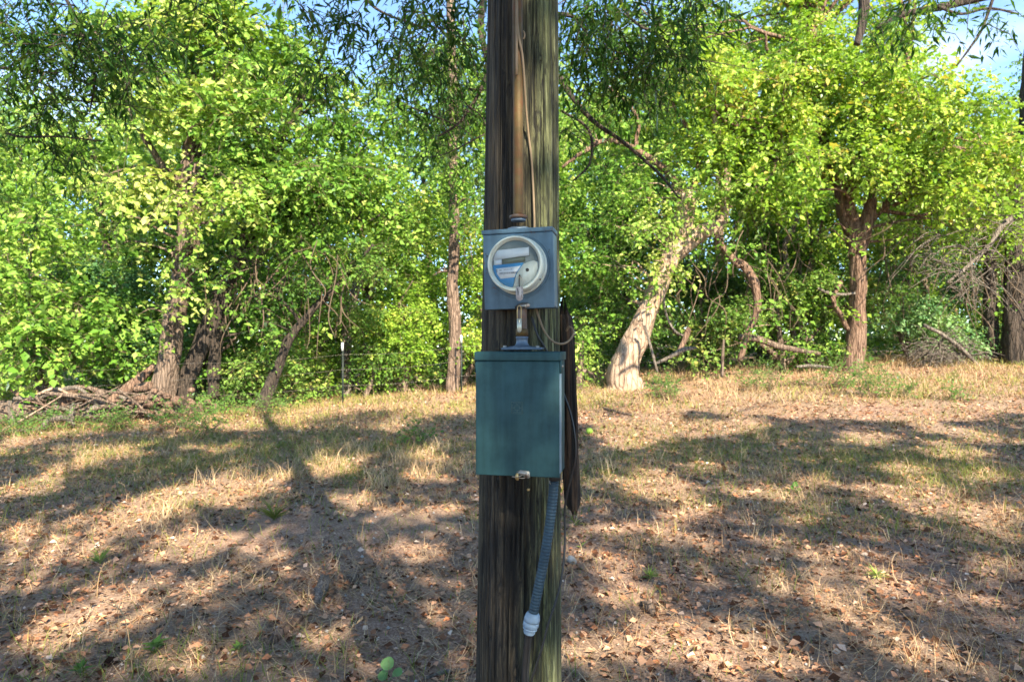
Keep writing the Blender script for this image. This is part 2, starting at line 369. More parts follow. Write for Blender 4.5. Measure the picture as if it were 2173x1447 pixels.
def sprays(mb, cen, rad, n, L, quads=True, per=11, droop=.35, wr=.62, tw=None, tmean=.5, tsd=.2, len_k=1.0, flat=.0):
    """n leaves in an ellipsoid cloud made of twigs; cen (3,), rad (3,)"""
    k = max(1, int(n/per)); d0 = rdir(k); u = rng.random((k, 1))**.45
    base = cen+rad*d0*u*.92
    td = norm(d0*np.array([1, 1, .55])+rng.normal(size=(k, 3))*.6+np.array([0, 0, -droop*.4]))
    tl = L*per*.42*(.7+.6*rng.random((k, 1)))*len_k
    t = (np.arange(per)/per)[None, :, None]
    pos = base[:, None]+td[:, None]*tl[:, None]*t+np.array([0, 0, -1.0])*(tl[:, None]*t*t*droop)
    pos = pos+rng.normal(size=pos.shape)*L*.25
    side = norm(np.cross(td, [0, 0, 1.0])+1e-6)
    sg = np.where(np.arange(per) % 2, 1.0, -1.0)[None, :, None]
    ld = norm(td[:, None]*.5+side[:, None]*sg*.8+rng.normal(size=pos.shape)*.45+np.array([0, 0, -droop]))
    nr = norm(np.array([0, 0, 1.0])+rng.normal(size=pos.shape)*.6+norm(S)*.25)
    ct = np.clip(tmean+rng.normal(size=(k, 1))*tsd*.7+rng.normal(size=(k, per))*tsd*.6, 0, 1)
    sz = L*(.42+1.0*rng.random((k, per))**1.4)*(.8+.45*rng.random((k, 1)))
    leaf_geo(mb, pos.reshape(-1, 3), ld.reshape(-1, 3), nr.reshape(-1, 3), sz.ravel(), (sz*wr).ravel(), ct.ravel(), quads)
    if tw is not None:
        for q in range(0, k, 4):
            p0 = base[q]-td[q]*tl[q]*.4
            tube(tw, np.array([p0, base[q]+td[q]*tl[q]*.4, base[q]+td[q]*tl[q]*.95+np.array([0, 0, -tl[q][0]*droop*.8])]), [L*.055, L*.04, L*.02], n=3, cap=False)
    return base
def cloud(mb, tw, X, Y, Z, rx, ry, rz, L, cover=3.0, quads=True, sub=.42, tmean=.5, limb_from=None, limbs=None, **kw):
    """ellipsoid of foliage = many small clumps"""
    vol = 4/3*PI*rx*ry*rz; ns = max(3, int(vol/(4/3*PI*sub**3)*.55))
    ns = min(ns, 160)
    area = PI*rx*rz; n = cover*area/(L*L*.62*.5*.75)
    d = rdir(ns); u = rng.random((ns, 1))**.4
    cs = np.array([X, Y, Z])+d*u*np.array([rx, ry, rz])*.9
    cs = cs+rng.normal(size=cs.shape)*.1
    w = rng.random(ns)+.3; w /= w.sum()
    for c, ww in zip(cs, w):
        s_ = sub*(.7+.7*rng.random())
        sprays(mb, c, np.array([s_*1.2, s_*1.2, s_*.75]), int(n*ww)+5, L, quads, tw=tw, tmean=tmean+rng.normal()*.11, **kw)
    return cs
def connect(limbs, skel, cs, k=1, r0=.035):
    """draw limbs from a skeleton of points to clump centres"""
    skel = np.asarray(skel)
    for c in cs[::k]:
        dd = np.linalg.norm(skel-c, axis=1)+.8*np.maximum(0, skel[:, 2]-c[2]); a = skel[int(np.argmin(dd))]
        L = np.linalg.norm(c-a)
        if L < .15 or L > 6: continue
        m1 = a+(c-a)*.35+np.array([0, 0, .10*L])+rng.normal(size=3)*.10*L; m2 = a+(c-a)*.7+np.array([0, 0, .10*L])+rng.normal(size=3)*.10*L
        r = r0*min(1.6, .5+L*.35)
        tube(limbs, np.array([a, m1, m2, c]), [r, r*.7, r*.45, r*.2], n=5, seg=8, cap=False)
def trunk_path(path, Yd):
    """path of (x, y, width px[, dY]) -> points, radii"""
    pts = []; rr = []
    for q in path:
        Y = Yd+(q[3] if len(q) > 3 else 0); pts.append(P(q[0], q[1], Y)); rr.append(q[2]/2/F*Y)
    return np.array(pts), np.array(rr)
def trunk(mb, path, Yd, seg=40, n=22, rough=.42, flare=0):
    pts, rr = trunk_path(path, Yd); q = spline(np.hstack([pts, rr[:, None]]), seg)
    r = q[:, 3].copy()
    if flare: r *= 1+flare*np.exp(-np.linspace(0, 1, seg)*9)
    p = q[:, :3]+np.cumsum(rng.normal(size=(seg, 3))*.007, axis=0)
    for _ in range(5):
        i_ = int(rng.integers(seg//3, seg-1)); dd = norm(rng.normal(size=3)*[1, .6, .5]+[0, 0, .5]); l_ = min(.45, r[i_]*(2+rng.random()*5))
        tube(mb, np.array([p[i_], p[i_]+dd*l_*.6, p[i_]+dd*l_+[0, 0, -.2*l_]]), [r[i_]*.26, r[i_]*.18, r[i_]*.08], 7, 7, rough=.3)
    tube(mb, p, r, n=n, rough=rough, rf=4)
    return p

def root_down(path, Yd):
    """lengthen a trunk path into the ground"""
    p = P(path[0][0], path[0][1], Yd); zg = float(gz(p[0], p[1]))
    y = CY+(EYE-(zg-.12))*F/Yd
    dx = 0
    return [(path[0][0]-dx, max(y, path[0][1]+1), path[0][2]*1.15)]+list(path)

# tree(name, label, ..) : trunks in px, crown ellipsoids in px
def tree(name, label, bark_m, leaf_m, Yd, trunks, crown, L=.085, cover=3.0, quads=False, cat='tree', group=None, tmean=.5, droop=.35, stem='trunk', k=1, r0=.035, sub=.42, twigs=True, per=11, wr=.62):
    p0 = P(trunks[0][0][0], trunks[0][0][1], Yd); t = thing(name, label, cat, (p0[0], Yd, float(gz(p0[0], Yd))), group=group)
    tb = MB(); sk = []
    for q, path in enumerate(trunks):
        if isinstance(path, dict):
            ab = MB(); sk.append(trunk(ab, path['p'], Yd, n=16)); ab.build(path['n'], path['m'], t, True, True); continue
        if q == 0: path = root_down(path, Yd)
        sk.append(trunk(tb, path, Yd, flare=.22 if q == 0 else 0))
    tb.build(stem, bark_m, t, True, True)
    sk = np.concatenate(sk)
    lf = MB(); lm = MB(); tw = MB() if twigs else None
    for c in crown:
        x, y, rx, ry = c[:4]; Y = c[4] if len(c) > 4 else Yd; cv = c[5] if len(c) > 5 else cover; tm = c[6] if len(c) > 6 else tmean
        pc = P(x, y, Y); a, b = rx/F*Y, ry/F*Y
        cs = cloud(lf, tw, *pc, a, min(a, b)*.9+.2, b, L, cv, quads, sub, tm, droop=droop, per=per, wr=wr)
        connect(lm, sk, cs, k, r0)
    if lm.n: lm.build('limbs', bark_m, t, True, True)['kind'] = 'stuff'
    if tw is not None and tw.n:
        o = tw.build('twigs', M['twig'], t, True); o['kind'] = 'stuff'
    if lf.n:
        o = lf.build('crown' if cat == 'tree' else 'foliage', leaf_m, t, True)
    return t

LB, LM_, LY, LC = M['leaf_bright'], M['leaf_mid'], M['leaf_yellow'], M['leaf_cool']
# ---- left edge trees
tree('broken_top_tree', 'leafy tree with broken off pale trunk stub and pink root flare behind the brush pile', M['bark_brown'], LB, 13.2,
     [[(345,850,50),(352,790,45),(366,700,42),(384,600,42),(395,520,42),(402,430,44),(410,352,44)],
      [(400,430,34,.1),(406,300,34,.2),(405,170,30,.3),(400,20,26,.3),(396,-160,20,.3)],
      [(392,400,16,-.1),(335,345,13,-.2),(290,270,12,-.3),(250,190,10,-.4),(212,138,8,-.5),(180,60,6,-.5)]],
     [(420,120,200,120,13.1,3.4,.75),(300,200,110,80,13.0,2.8,.7),(520,40,120,60,13.2,2.6,.7),(300,60,140,90,13.6,2.4,.6),(560,60,120,90,13.4,2.4,.55),(480,230,150,75,12.7,2.6,.78),(330,400,120,70,12.9,2.2,.72),(460,440,120,70,12.6,2.3,.78),
      (400,560,70,55,12.6,1.4,.7),(250,500,70,40,13.2,1.3,.6),(330,680,50,50,12.8,1.0,.6),(400,-150,230,130,13.6,1.6,.5)], L=.125, cover=2.8)
tree('vine_clad_tree', 'dark leaning twin stemmed tree wrapped in vines left of the slender sapling', M['bark_dark'], LB, 13.6,
     [[(392,830,34),(424,745,36),(456,665,36),(488,590,34),(510,530,30),(530,450,30),(560,370,26),(600,280,20),(650,180,16)],
      [(452,845,22,.1),(458,760,24,.1),(468,680,26,0),(486,600,26,0),(505,540,24)],
      [(505,530,20,0),(560,480,16,-.1),(640,450,13,-.2),(720,430,10,-.2)],[(500,520,16,0),(520,380,13,.2),(540,250,11,.3)]],
     [(640,300,170,110,13.0,3.2,.45),(740,400,130,90,13.3,3.2,.38),(600,440,140,60,13.1,2.6,.42),(800,290,90,110,13.9,2.6,.5),(690,190,110,70,13.7,2.4,.6),(680,520,100,42,13.2,1.8,.35),
      (560,560,50,30,13.0,1.2,.4),(450,620,40,70,13.1,.9,.4),(560,690,60,90,13.9,1.6,.35),(840,480,80,70,14.2,2.2,.5),(520,330,90,80,12.9,2.4,.6)], L=.115, cover=2.8)
tree('slender_leaning_sapling', 'slender bare stemmed sapling leaning right between the vine covered tree and the steel fence post', M['bark_dark'], LM_, 13.4,
     [[(562,850,24),(588,785,20),(616,725,18),(648,678,16),(684,640,14),(712,614,11),(760,560,7),(800,520,5)], [(640,690,8),(600,640,6,-.1),(570,590,4,-.2)]],
     [(760,550,80,50,13.5,2.0,.6),(640,585,90,34,13.3,1.4,.4),(560,640,40,60,13.2,.8,.4)], L=.08)
tree('straight_pine', 'straight slim pine trunk beside the steel post just left of the pole', M['bark_pine'], LB, 14.9,
     [[(962,812,26),(966,700,25),(963,600,24),(968,500,22),(965,420,20),(962,300,18),(960,150,19),(956,-80,15),(954,-300,10)]],
     [(955,-180,150,110,15.2,1.2,.5),(950,330,80,70,14.6,1.6,.35),(1000,440,50,50,14.7,1.3,.45),(920,200,80,70,15,1.3,.4)], L=.085)
tree('grey_snag', 'thin pale broken snag rising from the bushes right of the slender sapling', M['deadwood'], LM_, 15.6,
     [[(735,720,20),(745,660,18),(757,600,17),(766,545,13)],[(757,610,7),(730,650,6,.1),(715,690,4,.2)]], [(745,700,30,22,15.6,.6,.6)], L=.07)
# ---- right edge trees
tree('pale_leaning_tree', 'leaning tree with thick pale cracked trunk and an arching limb right of the pole', M['bark_pale'], LB, 13.6,
     [[(1326,788,58),(1350,725,50),(1380,650,44),(1410,585,38),(1434,530,38),(1449,480,40),(1458,440,34),(1450,418,26)],
      [(1425,545,36),(1470,505,36),(1500,488,30),(1520,478,24),(1528,440,18),(1534,380,15),(1520,300,13),(1500,220,10)],
      {'n': 'arching_limb', 'm': M['bark_red'], 'p': [(1516,478,11),(1528,512,13),(1556,545,16),(1590,570,19),(1611,615,17),(1610,660,13),(1588,708,12),(1572,760,13)]},
      {'n': 'upper_limb', 'm': M['bark_red'], 'p': [(1450,430,18),(1420,370,14,.2),(1350,318,12,.3),(1290,300,10,.4),(1235,325,8,.4),(1195,355,6,.4)]},{'n': 'upper_limb', 'm': M['bark_red'], 'p': [(1350,318,9,.3),(1350,250,7,.3),(1300,190,5,.3)]},{'n': 'upper_limb', 'm': M['bark_red'], 'p': [(1455,430,12),(1480,330,9,.2),(1440,230,7,.3),(1400,150,5,.3)]}],
     [(1290,420,100,80,14.2,1.5,.4),(1260,540,80,90,14.2,2.6,.35),(1360,330,110,80,14.3,1.2,.5),(1330,230,130,70,14.6,1.3,.6),(1240,250,80,90,14.8,1.3,.5),(1440,440,60,50,13.1,1.5,.6),(1418,575,52,50,13.1,1.6,.75),(1385,500,70,50,13.3,1.5,.5),(1470,420,60,50,13.4,1.2,.5),(1330,640,40,60,13.9,1.8,.45),(1570,520,40,50,13.3,.8,.45),(1625,690,40,40,13.4,1.0,.5),
      (1560,430,90,70,14.4,2.0,.6)], L=.09, cover=2.4, k=1, r0=.022)
tree('twin_stemmed_elm', 'upright red brown trunk splitting into two stems behind the dry grass at right', M['bark_red'], LY, 14.2,
     [[(1813,778,40),(1820,700,36),(1822,620,33),(1820,540,36),(1810,480,36),(1797,440,34),(1785,380,24),(1755,300,20),(1740,200,16),(1735,60,13)],
      [(1822,540,26,-.05),(1840,470,28,-.1),(1846,420,24,-.1),(1860,340,18,.1),(1900,240,14,.1),(1930,120,10)],
      [(1812,470,22,-.05),(1808,430,20,-.1),(1812,380,18,-.1),(1820,300,15,-.2)],
      [(1790,400,15),(1740,372,14,.1),(1700,350,12,.1),(1650,340,9)],[(1838,480,13),(1900,410,12,-.1),(1960,350,10,-.2),(2010,320,7)],
      [(1800,700,10),(1770,640,9,-.2),(1790,600,7,-.2)]],
     [(1600,250,160,120,13.4,3.0,.68),(1760,190,190,130,13.7,3.0,.64),(1920,260,170,130,13.6,2.8,.66),(2060,330,120,110,13.9,2.8,.66),(1650,110,140,90,14.0,2.6,.7),(1870,100,130,70,14.2,1.9,.6),(1490,160,90,110,14.0,2.4,.68),
      (1640,390,100,60,13.3,2.6,.5),(1830,320,170,60,13.2,2.6,.6),(1800,372,110,40,13.1,2.2,.55),(1950,420,120,60,13.7,1.9,.5),(2090,460,90,60,14.1,2.3,.68),(1735,500,50,50,14.0,1.0,.45),(1910,520,70,50,14.4,1.2,.5),(1740,640,40,60,14.6,1.0,.5),(1550,340,70,60,13.5,2.2,.6),(1720,-120,330,110,14.2,1.2,.6),(1560,50,110,70,14.4,2.0,.6),(1760,20,150,50,14.4,1.8,.62),(1440,260,70,80,14.2,1.9,.62)], L=.098, cover=2.8)
tree('dark_vine_trunk', 'thick dark trunk hung with brown vines at the far right edge', M['bark_dark'], LY, 15.2,
     [[(2162,765,60),(2160,680,50),(2162,600,46),(2166,500,44),(2172,400,50),(2190,280,40),(2200,100,30)],[(2106,760,28,.3),(2104,640,24,.3),(2104,520,22,.3),(2110,400,18,.3)],
      [(2165,470,22,-.3),(2120,520,14,-.5),(2090,560,9,-.7)]],
     [(2190,330,100,120,15.4,2.0,.6),(2230,520,80,90,15.2,2.0,.5),(2180,180,60,80,15.8,1.4,.4),(2140,470,50,40,15,1.2,.5),(2170,640,50,70,15.6,1.0,.3)], L=.074)
print('edge trees done')

# ---- shrubs and vine mounds along the wood edge
def shrub(name, label, leaf_m, Yd, base, crown, L=.08, cover=3, tmean=.5, group=None, **kw):
    bx, by = base
    st = []
    for c in crown[:3]:
        st.append([(bx+rng.normal()*12, by, 12), ((bx+c[0])/2+rng.normal()*10, (by+c[1])/2, 9), (c[0], c[1], 5)])
    return tree(name, label, M['bark_brown'], leaf_m, Yd, st, crown, L, cover, cat='shrub', stem='stems', tmean=tmean, group=group, k=2, r0=.018, **kw)
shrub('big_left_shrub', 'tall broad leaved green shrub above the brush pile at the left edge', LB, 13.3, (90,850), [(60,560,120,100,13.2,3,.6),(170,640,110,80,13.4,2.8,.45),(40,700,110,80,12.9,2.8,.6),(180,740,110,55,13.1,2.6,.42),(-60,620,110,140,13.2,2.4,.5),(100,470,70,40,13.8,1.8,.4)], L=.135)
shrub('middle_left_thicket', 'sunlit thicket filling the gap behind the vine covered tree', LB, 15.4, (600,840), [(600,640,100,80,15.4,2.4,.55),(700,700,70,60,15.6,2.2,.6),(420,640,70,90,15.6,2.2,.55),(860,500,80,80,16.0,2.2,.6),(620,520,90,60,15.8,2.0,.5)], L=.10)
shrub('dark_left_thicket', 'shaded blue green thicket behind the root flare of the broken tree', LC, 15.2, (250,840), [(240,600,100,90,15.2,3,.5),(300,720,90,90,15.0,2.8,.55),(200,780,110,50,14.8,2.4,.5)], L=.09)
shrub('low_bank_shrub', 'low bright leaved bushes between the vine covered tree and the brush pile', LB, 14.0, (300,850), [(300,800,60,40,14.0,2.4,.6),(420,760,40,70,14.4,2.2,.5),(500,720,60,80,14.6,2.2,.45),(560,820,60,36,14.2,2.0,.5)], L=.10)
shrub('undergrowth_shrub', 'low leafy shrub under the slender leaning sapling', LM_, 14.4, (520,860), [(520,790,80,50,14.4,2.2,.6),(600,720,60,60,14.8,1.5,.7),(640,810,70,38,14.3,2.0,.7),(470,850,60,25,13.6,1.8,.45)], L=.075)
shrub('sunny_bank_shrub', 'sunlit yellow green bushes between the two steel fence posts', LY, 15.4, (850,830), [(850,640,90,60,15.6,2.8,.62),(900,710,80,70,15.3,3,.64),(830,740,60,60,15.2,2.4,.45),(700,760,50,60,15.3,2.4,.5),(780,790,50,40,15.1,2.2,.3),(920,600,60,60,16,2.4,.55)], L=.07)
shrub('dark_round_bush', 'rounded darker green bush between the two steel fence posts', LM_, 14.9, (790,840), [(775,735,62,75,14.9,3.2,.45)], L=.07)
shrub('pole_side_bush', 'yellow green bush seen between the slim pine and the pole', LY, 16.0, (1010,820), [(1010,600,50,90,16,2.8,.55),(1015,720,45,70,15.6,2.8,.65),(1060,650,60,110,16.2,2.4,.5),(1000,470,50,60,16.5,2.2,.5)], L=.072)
shrub('deep_green_thicket', 'deep green thicket framed by the pale leaning trunk and its arching limb', LM_, 16.4, (1500,760), [(1490,600,100,90,16.6,3,.3),(1400,680,60,60,15.8,2.6,.4),(1520,700,90,50,16.2,2.6,.35),(1600,500,80,60,16.2,2.2,.5),(1250,650,80,90,16,2.8,.5)], L=.075)
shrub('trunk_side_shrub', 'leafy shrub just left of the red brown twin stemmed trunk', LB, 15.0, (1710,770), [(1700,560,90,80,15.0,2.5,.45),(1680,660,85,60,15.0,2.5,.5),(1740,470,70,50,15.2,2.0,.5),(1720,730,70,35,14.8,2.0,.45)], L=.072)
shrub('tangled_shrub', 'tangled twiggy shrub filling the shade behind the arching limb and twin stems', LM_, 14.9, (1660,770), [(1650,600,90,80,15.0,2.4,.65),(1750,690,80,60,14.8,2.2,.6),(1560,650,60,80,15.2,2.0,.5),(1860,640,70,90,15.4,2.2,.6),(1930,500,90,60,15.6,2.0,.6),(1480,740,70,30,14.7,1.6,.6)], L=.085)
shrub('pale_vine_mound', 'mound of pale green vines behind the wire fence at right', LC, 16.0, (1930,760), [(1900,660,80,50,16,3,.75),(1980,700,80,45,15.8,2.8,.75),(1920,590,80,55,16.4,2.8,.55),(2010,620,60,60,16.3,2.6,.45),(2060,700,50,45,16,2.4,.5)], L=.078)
shrub('left_pole_shrub', 'small bush growing at the foot of the pale leaning tree left side', LB, 13.9, (1240,780), [(1235,720,45,60,14.2,2.4,.5),(1250,790,30,22,13.7,1.8,.6)], L=.06)
for (x, y, rx, ry, Y, lab, m) in [(1850,808,46,36,11.4,'waist high grey green weed clump standing alone before the fence', M['weed']), (1775,785,70,36,12.4,'broad weedy clump left of the lone weed clump', M['weed']),(1620,795,60,30,12.6,'straggly weed clump in front of the arching limb', M['weed']),
                                  (1410,812,38,22,12.2,'low weed clump right of the pale trunk foot', M['weed']), (2030,835,22,16,10.8,'small dark weed in the sunny patch at right', M['weed']), (1918,820,16,14,11.2,'tiny weed tuft right of the lone weed clump', M['weed']),
                                  (370,880,60,30,11.2,'leafy weed clump in front of the pink root flare', M['weed']), (440,895,40,35,10.4,'tall weed clump below the vine covered tree', M['weed']),
                                  (110,905,60,20,11.6,'low green weeds in front of the brush pile', M['weed']), (20,925,50,20,11.0,'green weeds at the left edge below the dark log', M['weed']), (235,905,50,20,11.6,'grassy weeds right of the long pale branch', M['weed']), (560,850,70,24,12.6,'weeds around the foot of the slender sapling', M['weed']), (890,940,24,26,8.6,'stiff weed tuft left of the teal box', M['weed'])]:
    b = P(x, y, Y); zg = float(gz(b[0], Y)); c = np.array([b[0], Y, zg+ry/F*Y]); a, h = rx/F*Y, ry/F*Y
    t = thing('weed_clump', lab, 'weed', (b[0], Y, zg)); lf = MB(); tw = MB()
    sprays(lf, c, np.array([a, a*.8, h]), 1100 if rx > 30 else 420, .05, True, tw=tw, tmean=.55, droop=-.1, wr=.4)
    for q in range(14):
        e = c+rdir(1)[0]*np.array([a, a*.8, h])*.8; tube(tw, np.array([[b[0]+rng.normal()*a*.3, Y+rng.normal()*.1, zg-.02], e]), [.006, .003], 4)
    lf.build('foliage', m, t, True); tw.build('stems', M['twig'], t, True)

# ---- woodland behind
def wood_tree(X, Y, H, Rr, m, tmean, lab, L=.11, cov=2.4):
    zg = float(gz(X, Y)); t = thing('woodland_tree', lab, 'tree', (X, Y, zg), group='trees of the wood behind the fence')
    tb = MB(); n = 7; px = X+np.cumsum(rng.normal(size=n)*.15); py = Y+np.cumsum(rng.normal(size=n)*.15)
    pts = np.stack([px, py, zg-.1+np.linspace(0, 1, n)*H*.85], 1); pts[0, :2] = (X, Y)
    tube(tb, pts, np.linspace(.18, .04, n)*(.7+.6*rng.random()), 10, 20, rough=.15); tb.build('trunk', M['bark_brown'], t, True, True)
    lf = MB(); lm = MB(); nb = int(5+H*.9)
    for q in range(nb):
        h = zg+H*(.12+.85*(q+.5)/nb); f = math.sin(min(1, (q+.8)/nb*1.05)*PI*.82)**.6
        ang = rng.random()*2*PI; off = Rr*.5*f*rng.random()
        a = Rr*.62*f+.4
        cs = cloud(lf, None, X+math.cos(ang)*off, Y+math.sin(ang)*off, h, a, a*.8, H/nb*1.0+.25, L, cov, False, .6, tmean)
        connect(lm, pts[1:], cs, 4, .03)
    if lm.n: lm.build('limbs', M['bark_brown'], t, True)['kind'] = 'stuff'
    lf.build('crown', m, t, True)
kinds = [(LM_, .45, 'mid green woodland tree'), (LB, .5, 'bright green woodland tree'), (LC, .5, 'blue green woodland tree'), (LY, .45, 'yellow green woodland tree'), (LM_, .25, 'deep green woodland tree')]
place = ['seen above the left shrub', 'seen over the brush pile', 'behind the broken topped tree', 'behind the vine covered tree', 'behind the slender sapling', 'behind the slim pine', 'behind the meter pole',
         'behind the pale leaning trunk', 'behind the arching limb', 'behind the red brown twin stems', 'behind the pale vine mound', 'beyond the far right trunk']
def place_of(x):
    e = [60, 260, 400, 560, 760, 960, 1180, 1380, 1600, 1830, 2000]
    return place[sum(x > v for v in e)]
seen = {}
rows = [(18.5, 2.8, 7.5, 2.1, .13), (23.5, 3.6, 11, 2.8, .17), (30, 4.8, 14, 3.4, .22)]
for ri, (Y0, sp, H0, R0, L0) in enumerate(rows):
    half = Y0*.75*1.25+1; n = int(2*half/sp)
    for q in range(n):
        X = -half+sp*(q+.5)+rng.normal()*.5; Y = Y0+rng.normal()*.9
        x = CX+X/Y*F
        H = H0*(.85+.3*rng.random())
        if 600 < x < 900: H = min(H, 1.6+(CY-{0: 330, 1: 300, 2: 270}[ri])/F*Y-gz(X, Y))         # open sky above these
        if 1980 < x < 2250 : H = min(H, (CY-300)/F*Y+1.0)
        m, tm, lb = kinds[int(rng.integers(5))] if x > 700 else kinds[[0, 1, 2, 4, 1][int(rng.integers(5))]]
        if X > 0 and ri == 0 and rng.random() < .4: m, tm, lb = kinds[3]
        lab = lb+' '+['in the first row', 'in the middle row', 'in the farthest row'][ri]+' '+place_of(x)
        seen[lab] = seen.get(lab, 0)+1
        if seen[lab] > 1:
            lab = lab.replace('woodland', ['tall', 'slim', 'spreading', 'ragged'][min(seen[lab]-2, 3)]+' woodland')
        wood_tree(X, Y, H, R0, m, tm+.12, lab, L0, 1.05)
# far wood that reads as one mass, and undergrowth
lf = MB()
for q in range(190):
    X = (rng.random()-.5)*120; Y = 36+rng.random()*20; 
    sprays(lf, np.array([X, Y, float(gz(X, Y))+rng.random()**1.5*6+.3]), np.array([3, 2, 2.0]), 220, .55, False, tmean=.4)
o = lf.build('distant_woodland', LM_); meta(o, 'mass of far green woodland closing the view', kind='stuff')
lf = MB()
for q in range(360):
    Y = 15.5+rng.random()*14; X = (rng.random()-.5)*1.9*Y; x = CX+X/Y*F
    if X/Y > .12 and Y < 17: continue
    s_ = .35+.4*rng.random(); sprays(lf, np.array([X, Y, float(gz(X, Y))+.35]), np.array([s_*1.3, s_, s_]), 240, .10, False, tmean=.4+rng.normal()*.15)
o = lf.build('undergrowth', LM_); meta(o, 'low leafy undergrowth below the trees', kind='stuff')
print('wood done')

# ------------------------------------------------------------ overhead oak
oak = thing('overhanging_oak', 'large oak spreading overhead with dark narrow leaves hanging into the top of the view', 'tree', (1.5, -5.5, float(gz(1.5, -5.5))))
zg = oak.location[2]; tb = MB()
tr = np.array([(1.5,-5.5,zg-.2),(1.45,-5.4,2.2),(1.2,-5.0,4.2),(.8,-4.2,6.0)]); tube(tb, tr, [.48,.36,.30,.22], 24, 40, rough=.2); tb.build('trunk', M['bark_brown'], oak, True, True)
lm = MB(); lf = MB()
limb_pts = []
for e, r in [((-7,1.5,7.6),.11),((-4,3,7.4),.10),((-.5,3.4,7.2),.10),((3,3.4,7.3),.10),((7,2,7.6),.11),((-9,-4,8),.1),((9,-3,8),.1),((-5,-7,8),.1),((5,-8,8.5),.1)]:
    a = tr[3] if e[2] < 7.7 else tr[2]+[0, 0, .5]; e = np.array(e)
    p = spline(np.array([a, a+(e-a)*.33+[0, 0, .5]+rng.normal(size=3)*.3, a+(e-a)*.66+[0, 0, .6]+rng.normal(size=3)*.3, e]), 24)
    r *= .38; tube(lm, p, np.linspace(r, r*.25, 24), 8, rough=.1); limb_pts.append(p)
limb_pts = np.concatenate(limb_pts)
# shafts of sun that reach the ground: gaps in the canopy, listed by where the light lands (px of the picture -> ground)
GAPS = [(120,1172,120,24,-8),(325,1078,190,30,-16),(430,1152,120,26,-6),(60,1132,70,20,-8),(60,1035,80,16,-14),(240,1290,130,40,-14),(740,1064,60,17,0),(850,1090,50,13,0),(935,1078,55,14,0),(170,985,90,14,-10),
        (1330,885,110,20,5),(1300,860,70,12,0),(1500,905,60,12,0),(1380,1025,80,28,8),(1290,1190,52,30,25),(1340,1255,60,30,20),(1235,1370,60,30,20),(1500,1372,190,52,8),(1620,1045,90,16,6),(1700,1100,60,14,0),
        (1720,1172,110,20,14),(1640,1225,60,24,30),(1790,1290,80,30,35),(1880,1235,90,20,22),(1980,1070,110,24,6),(2120,1110,50,40,10),(2010,960,90,14,5),(1850,930,70,12,0),(620,1180,60,14,-5),
        (880,870,140,12,-3),(600,862,90,10,-3),(1020,885,60,10,0),(2060,1270,60,18,20),(560,1020,60,12,-10),(700,980,50,10,0),(900,1010,60,10,0),(1650,860,60,10,0),(2080,1010,60,12,0),(1480,990,50,10,0),(130,1345,120,36,-12),(60,1235,80,18,-10),(430,1245,90,20,-12),(860,1165,70,16,0),(640,1115,60,12,0),(900,1300,60,20,0),(380,1405,120,24,-8),(1420,1130,70,16,10),(1950,1385,110,30,25),(2100,1200,60,20,20),(700,1230,50,14,0)]
POLE_GAPS = [(1152,235,80,115),(1158,420,50,70),(1225,1400,60,90),(1215,560,45,60)]
def gap(px, py, lst, soft=.0):
    m = np.zeros(len(px), bool)
    for q in lst:
        a = R(q[4]) if len(q) > 4 else 0; dx, dy = px-q[0], py-q[1]
        u = (dx*math.cos(a)+dy*math.sin(a))/q[2]/1.12; v = (-dx*math.sin(a)+dy*math.cos(a))/q[3]/1.25
        w = .75*(vn(px*.03, py*.06, q[0])-.5)+.5*(vn(px*.09, py*.18, q[1])-.5)
        m |= (u*u+v*v) < 1+w*1.3
    return m
N = 112000
gxp = (rng.random(N)-.5)*25; gyp = .8+rng.random(N)*10.6
g = np.stack([gxp, gyp, gz(gxp, gyp)], 1)
pxx = CX+g[:, 0]/g[:, 1]*F; pyy = CY+(EYE-g[:, 2])*F/g[:, 1]
lit = gap(pxx, pyy, GAPS)
edge = 10.2+4.2*(fbm(gxp*.42, 3, 1, 3)-.44)*2 - np.clip(gxp-3.5, 0, 5)*.45
lit |= gyp > edge
st_ = vn(gxp*.75, gyp*1.1, 8)*.6+vn(gxp*2.1, gyp*2.3, 9)*.4; lit |= st_ > (.77-.20*np.clip((gyp-4.5)/5, 0, 1))                   # small stray gaps, more of them towards the wood
# rays that meet the pole
t = (2.05-g[:, 1])/S[1]; q = g+S*t[:, None]
on = (np.abs(q[:, 0]-.03) < .30) & (q[:, 2] > .3) & (q[:, 2] < 3.6) & (t > 0)
lit = np.where(on, gap(CX+q[:, 0]/q[:, 1]*F, CY+(EYE-q[:, 2])*F/q[:, 1], POLE_GAPS), lit)
lit |= ~on & (rng.random(N) < .08)                                     # the crown is thin: let some light sift through
g = g[~lit]; n = len(g)
hh = 6.6+2.6*rng.random(n); hh = 6.4+2.8*np.clip(fbm(g[:, 0]*.4, g[:, 1]*.4, 2, 2)*.9+rng.random(n)*.35, 0, 1)
pos = g+S*((hh-g[:, 2])/S[2])[:, None]
ok = (pos[:, 2]-EYE) > .62*np.maximum(pos[:, 1], 0)+.3; pos = pos[ok]; n = len(pos)
leaf_geo(lf, pos, norm(rng.normal(size=(n, 3))+[0, 0, -.3]), norm(rng.normal(size=(n, 3))*.5+[0, 0, 1]), .15+.07*rng.random(n), .06+.035*rng.random(n), rng.random(n), False)
# the rest of the crown, behind and beside the camera, looser
for q in range(150):
    X = (rng.random()-.5)*26; Y = -19+rng.random()*9; sprays(lf, np.array([X, Y, 7+rng.random()*3]), np.array([1.0, 1.0, .5]), 90, .16, False, wr=.4)
connect(lm, limb_pts, pos[rng.integers(0, n, 150)], 1, .02)
lf.build('canopy_foliage', M['leaf_oak'], oak, True)['kind'] = 'stuff'
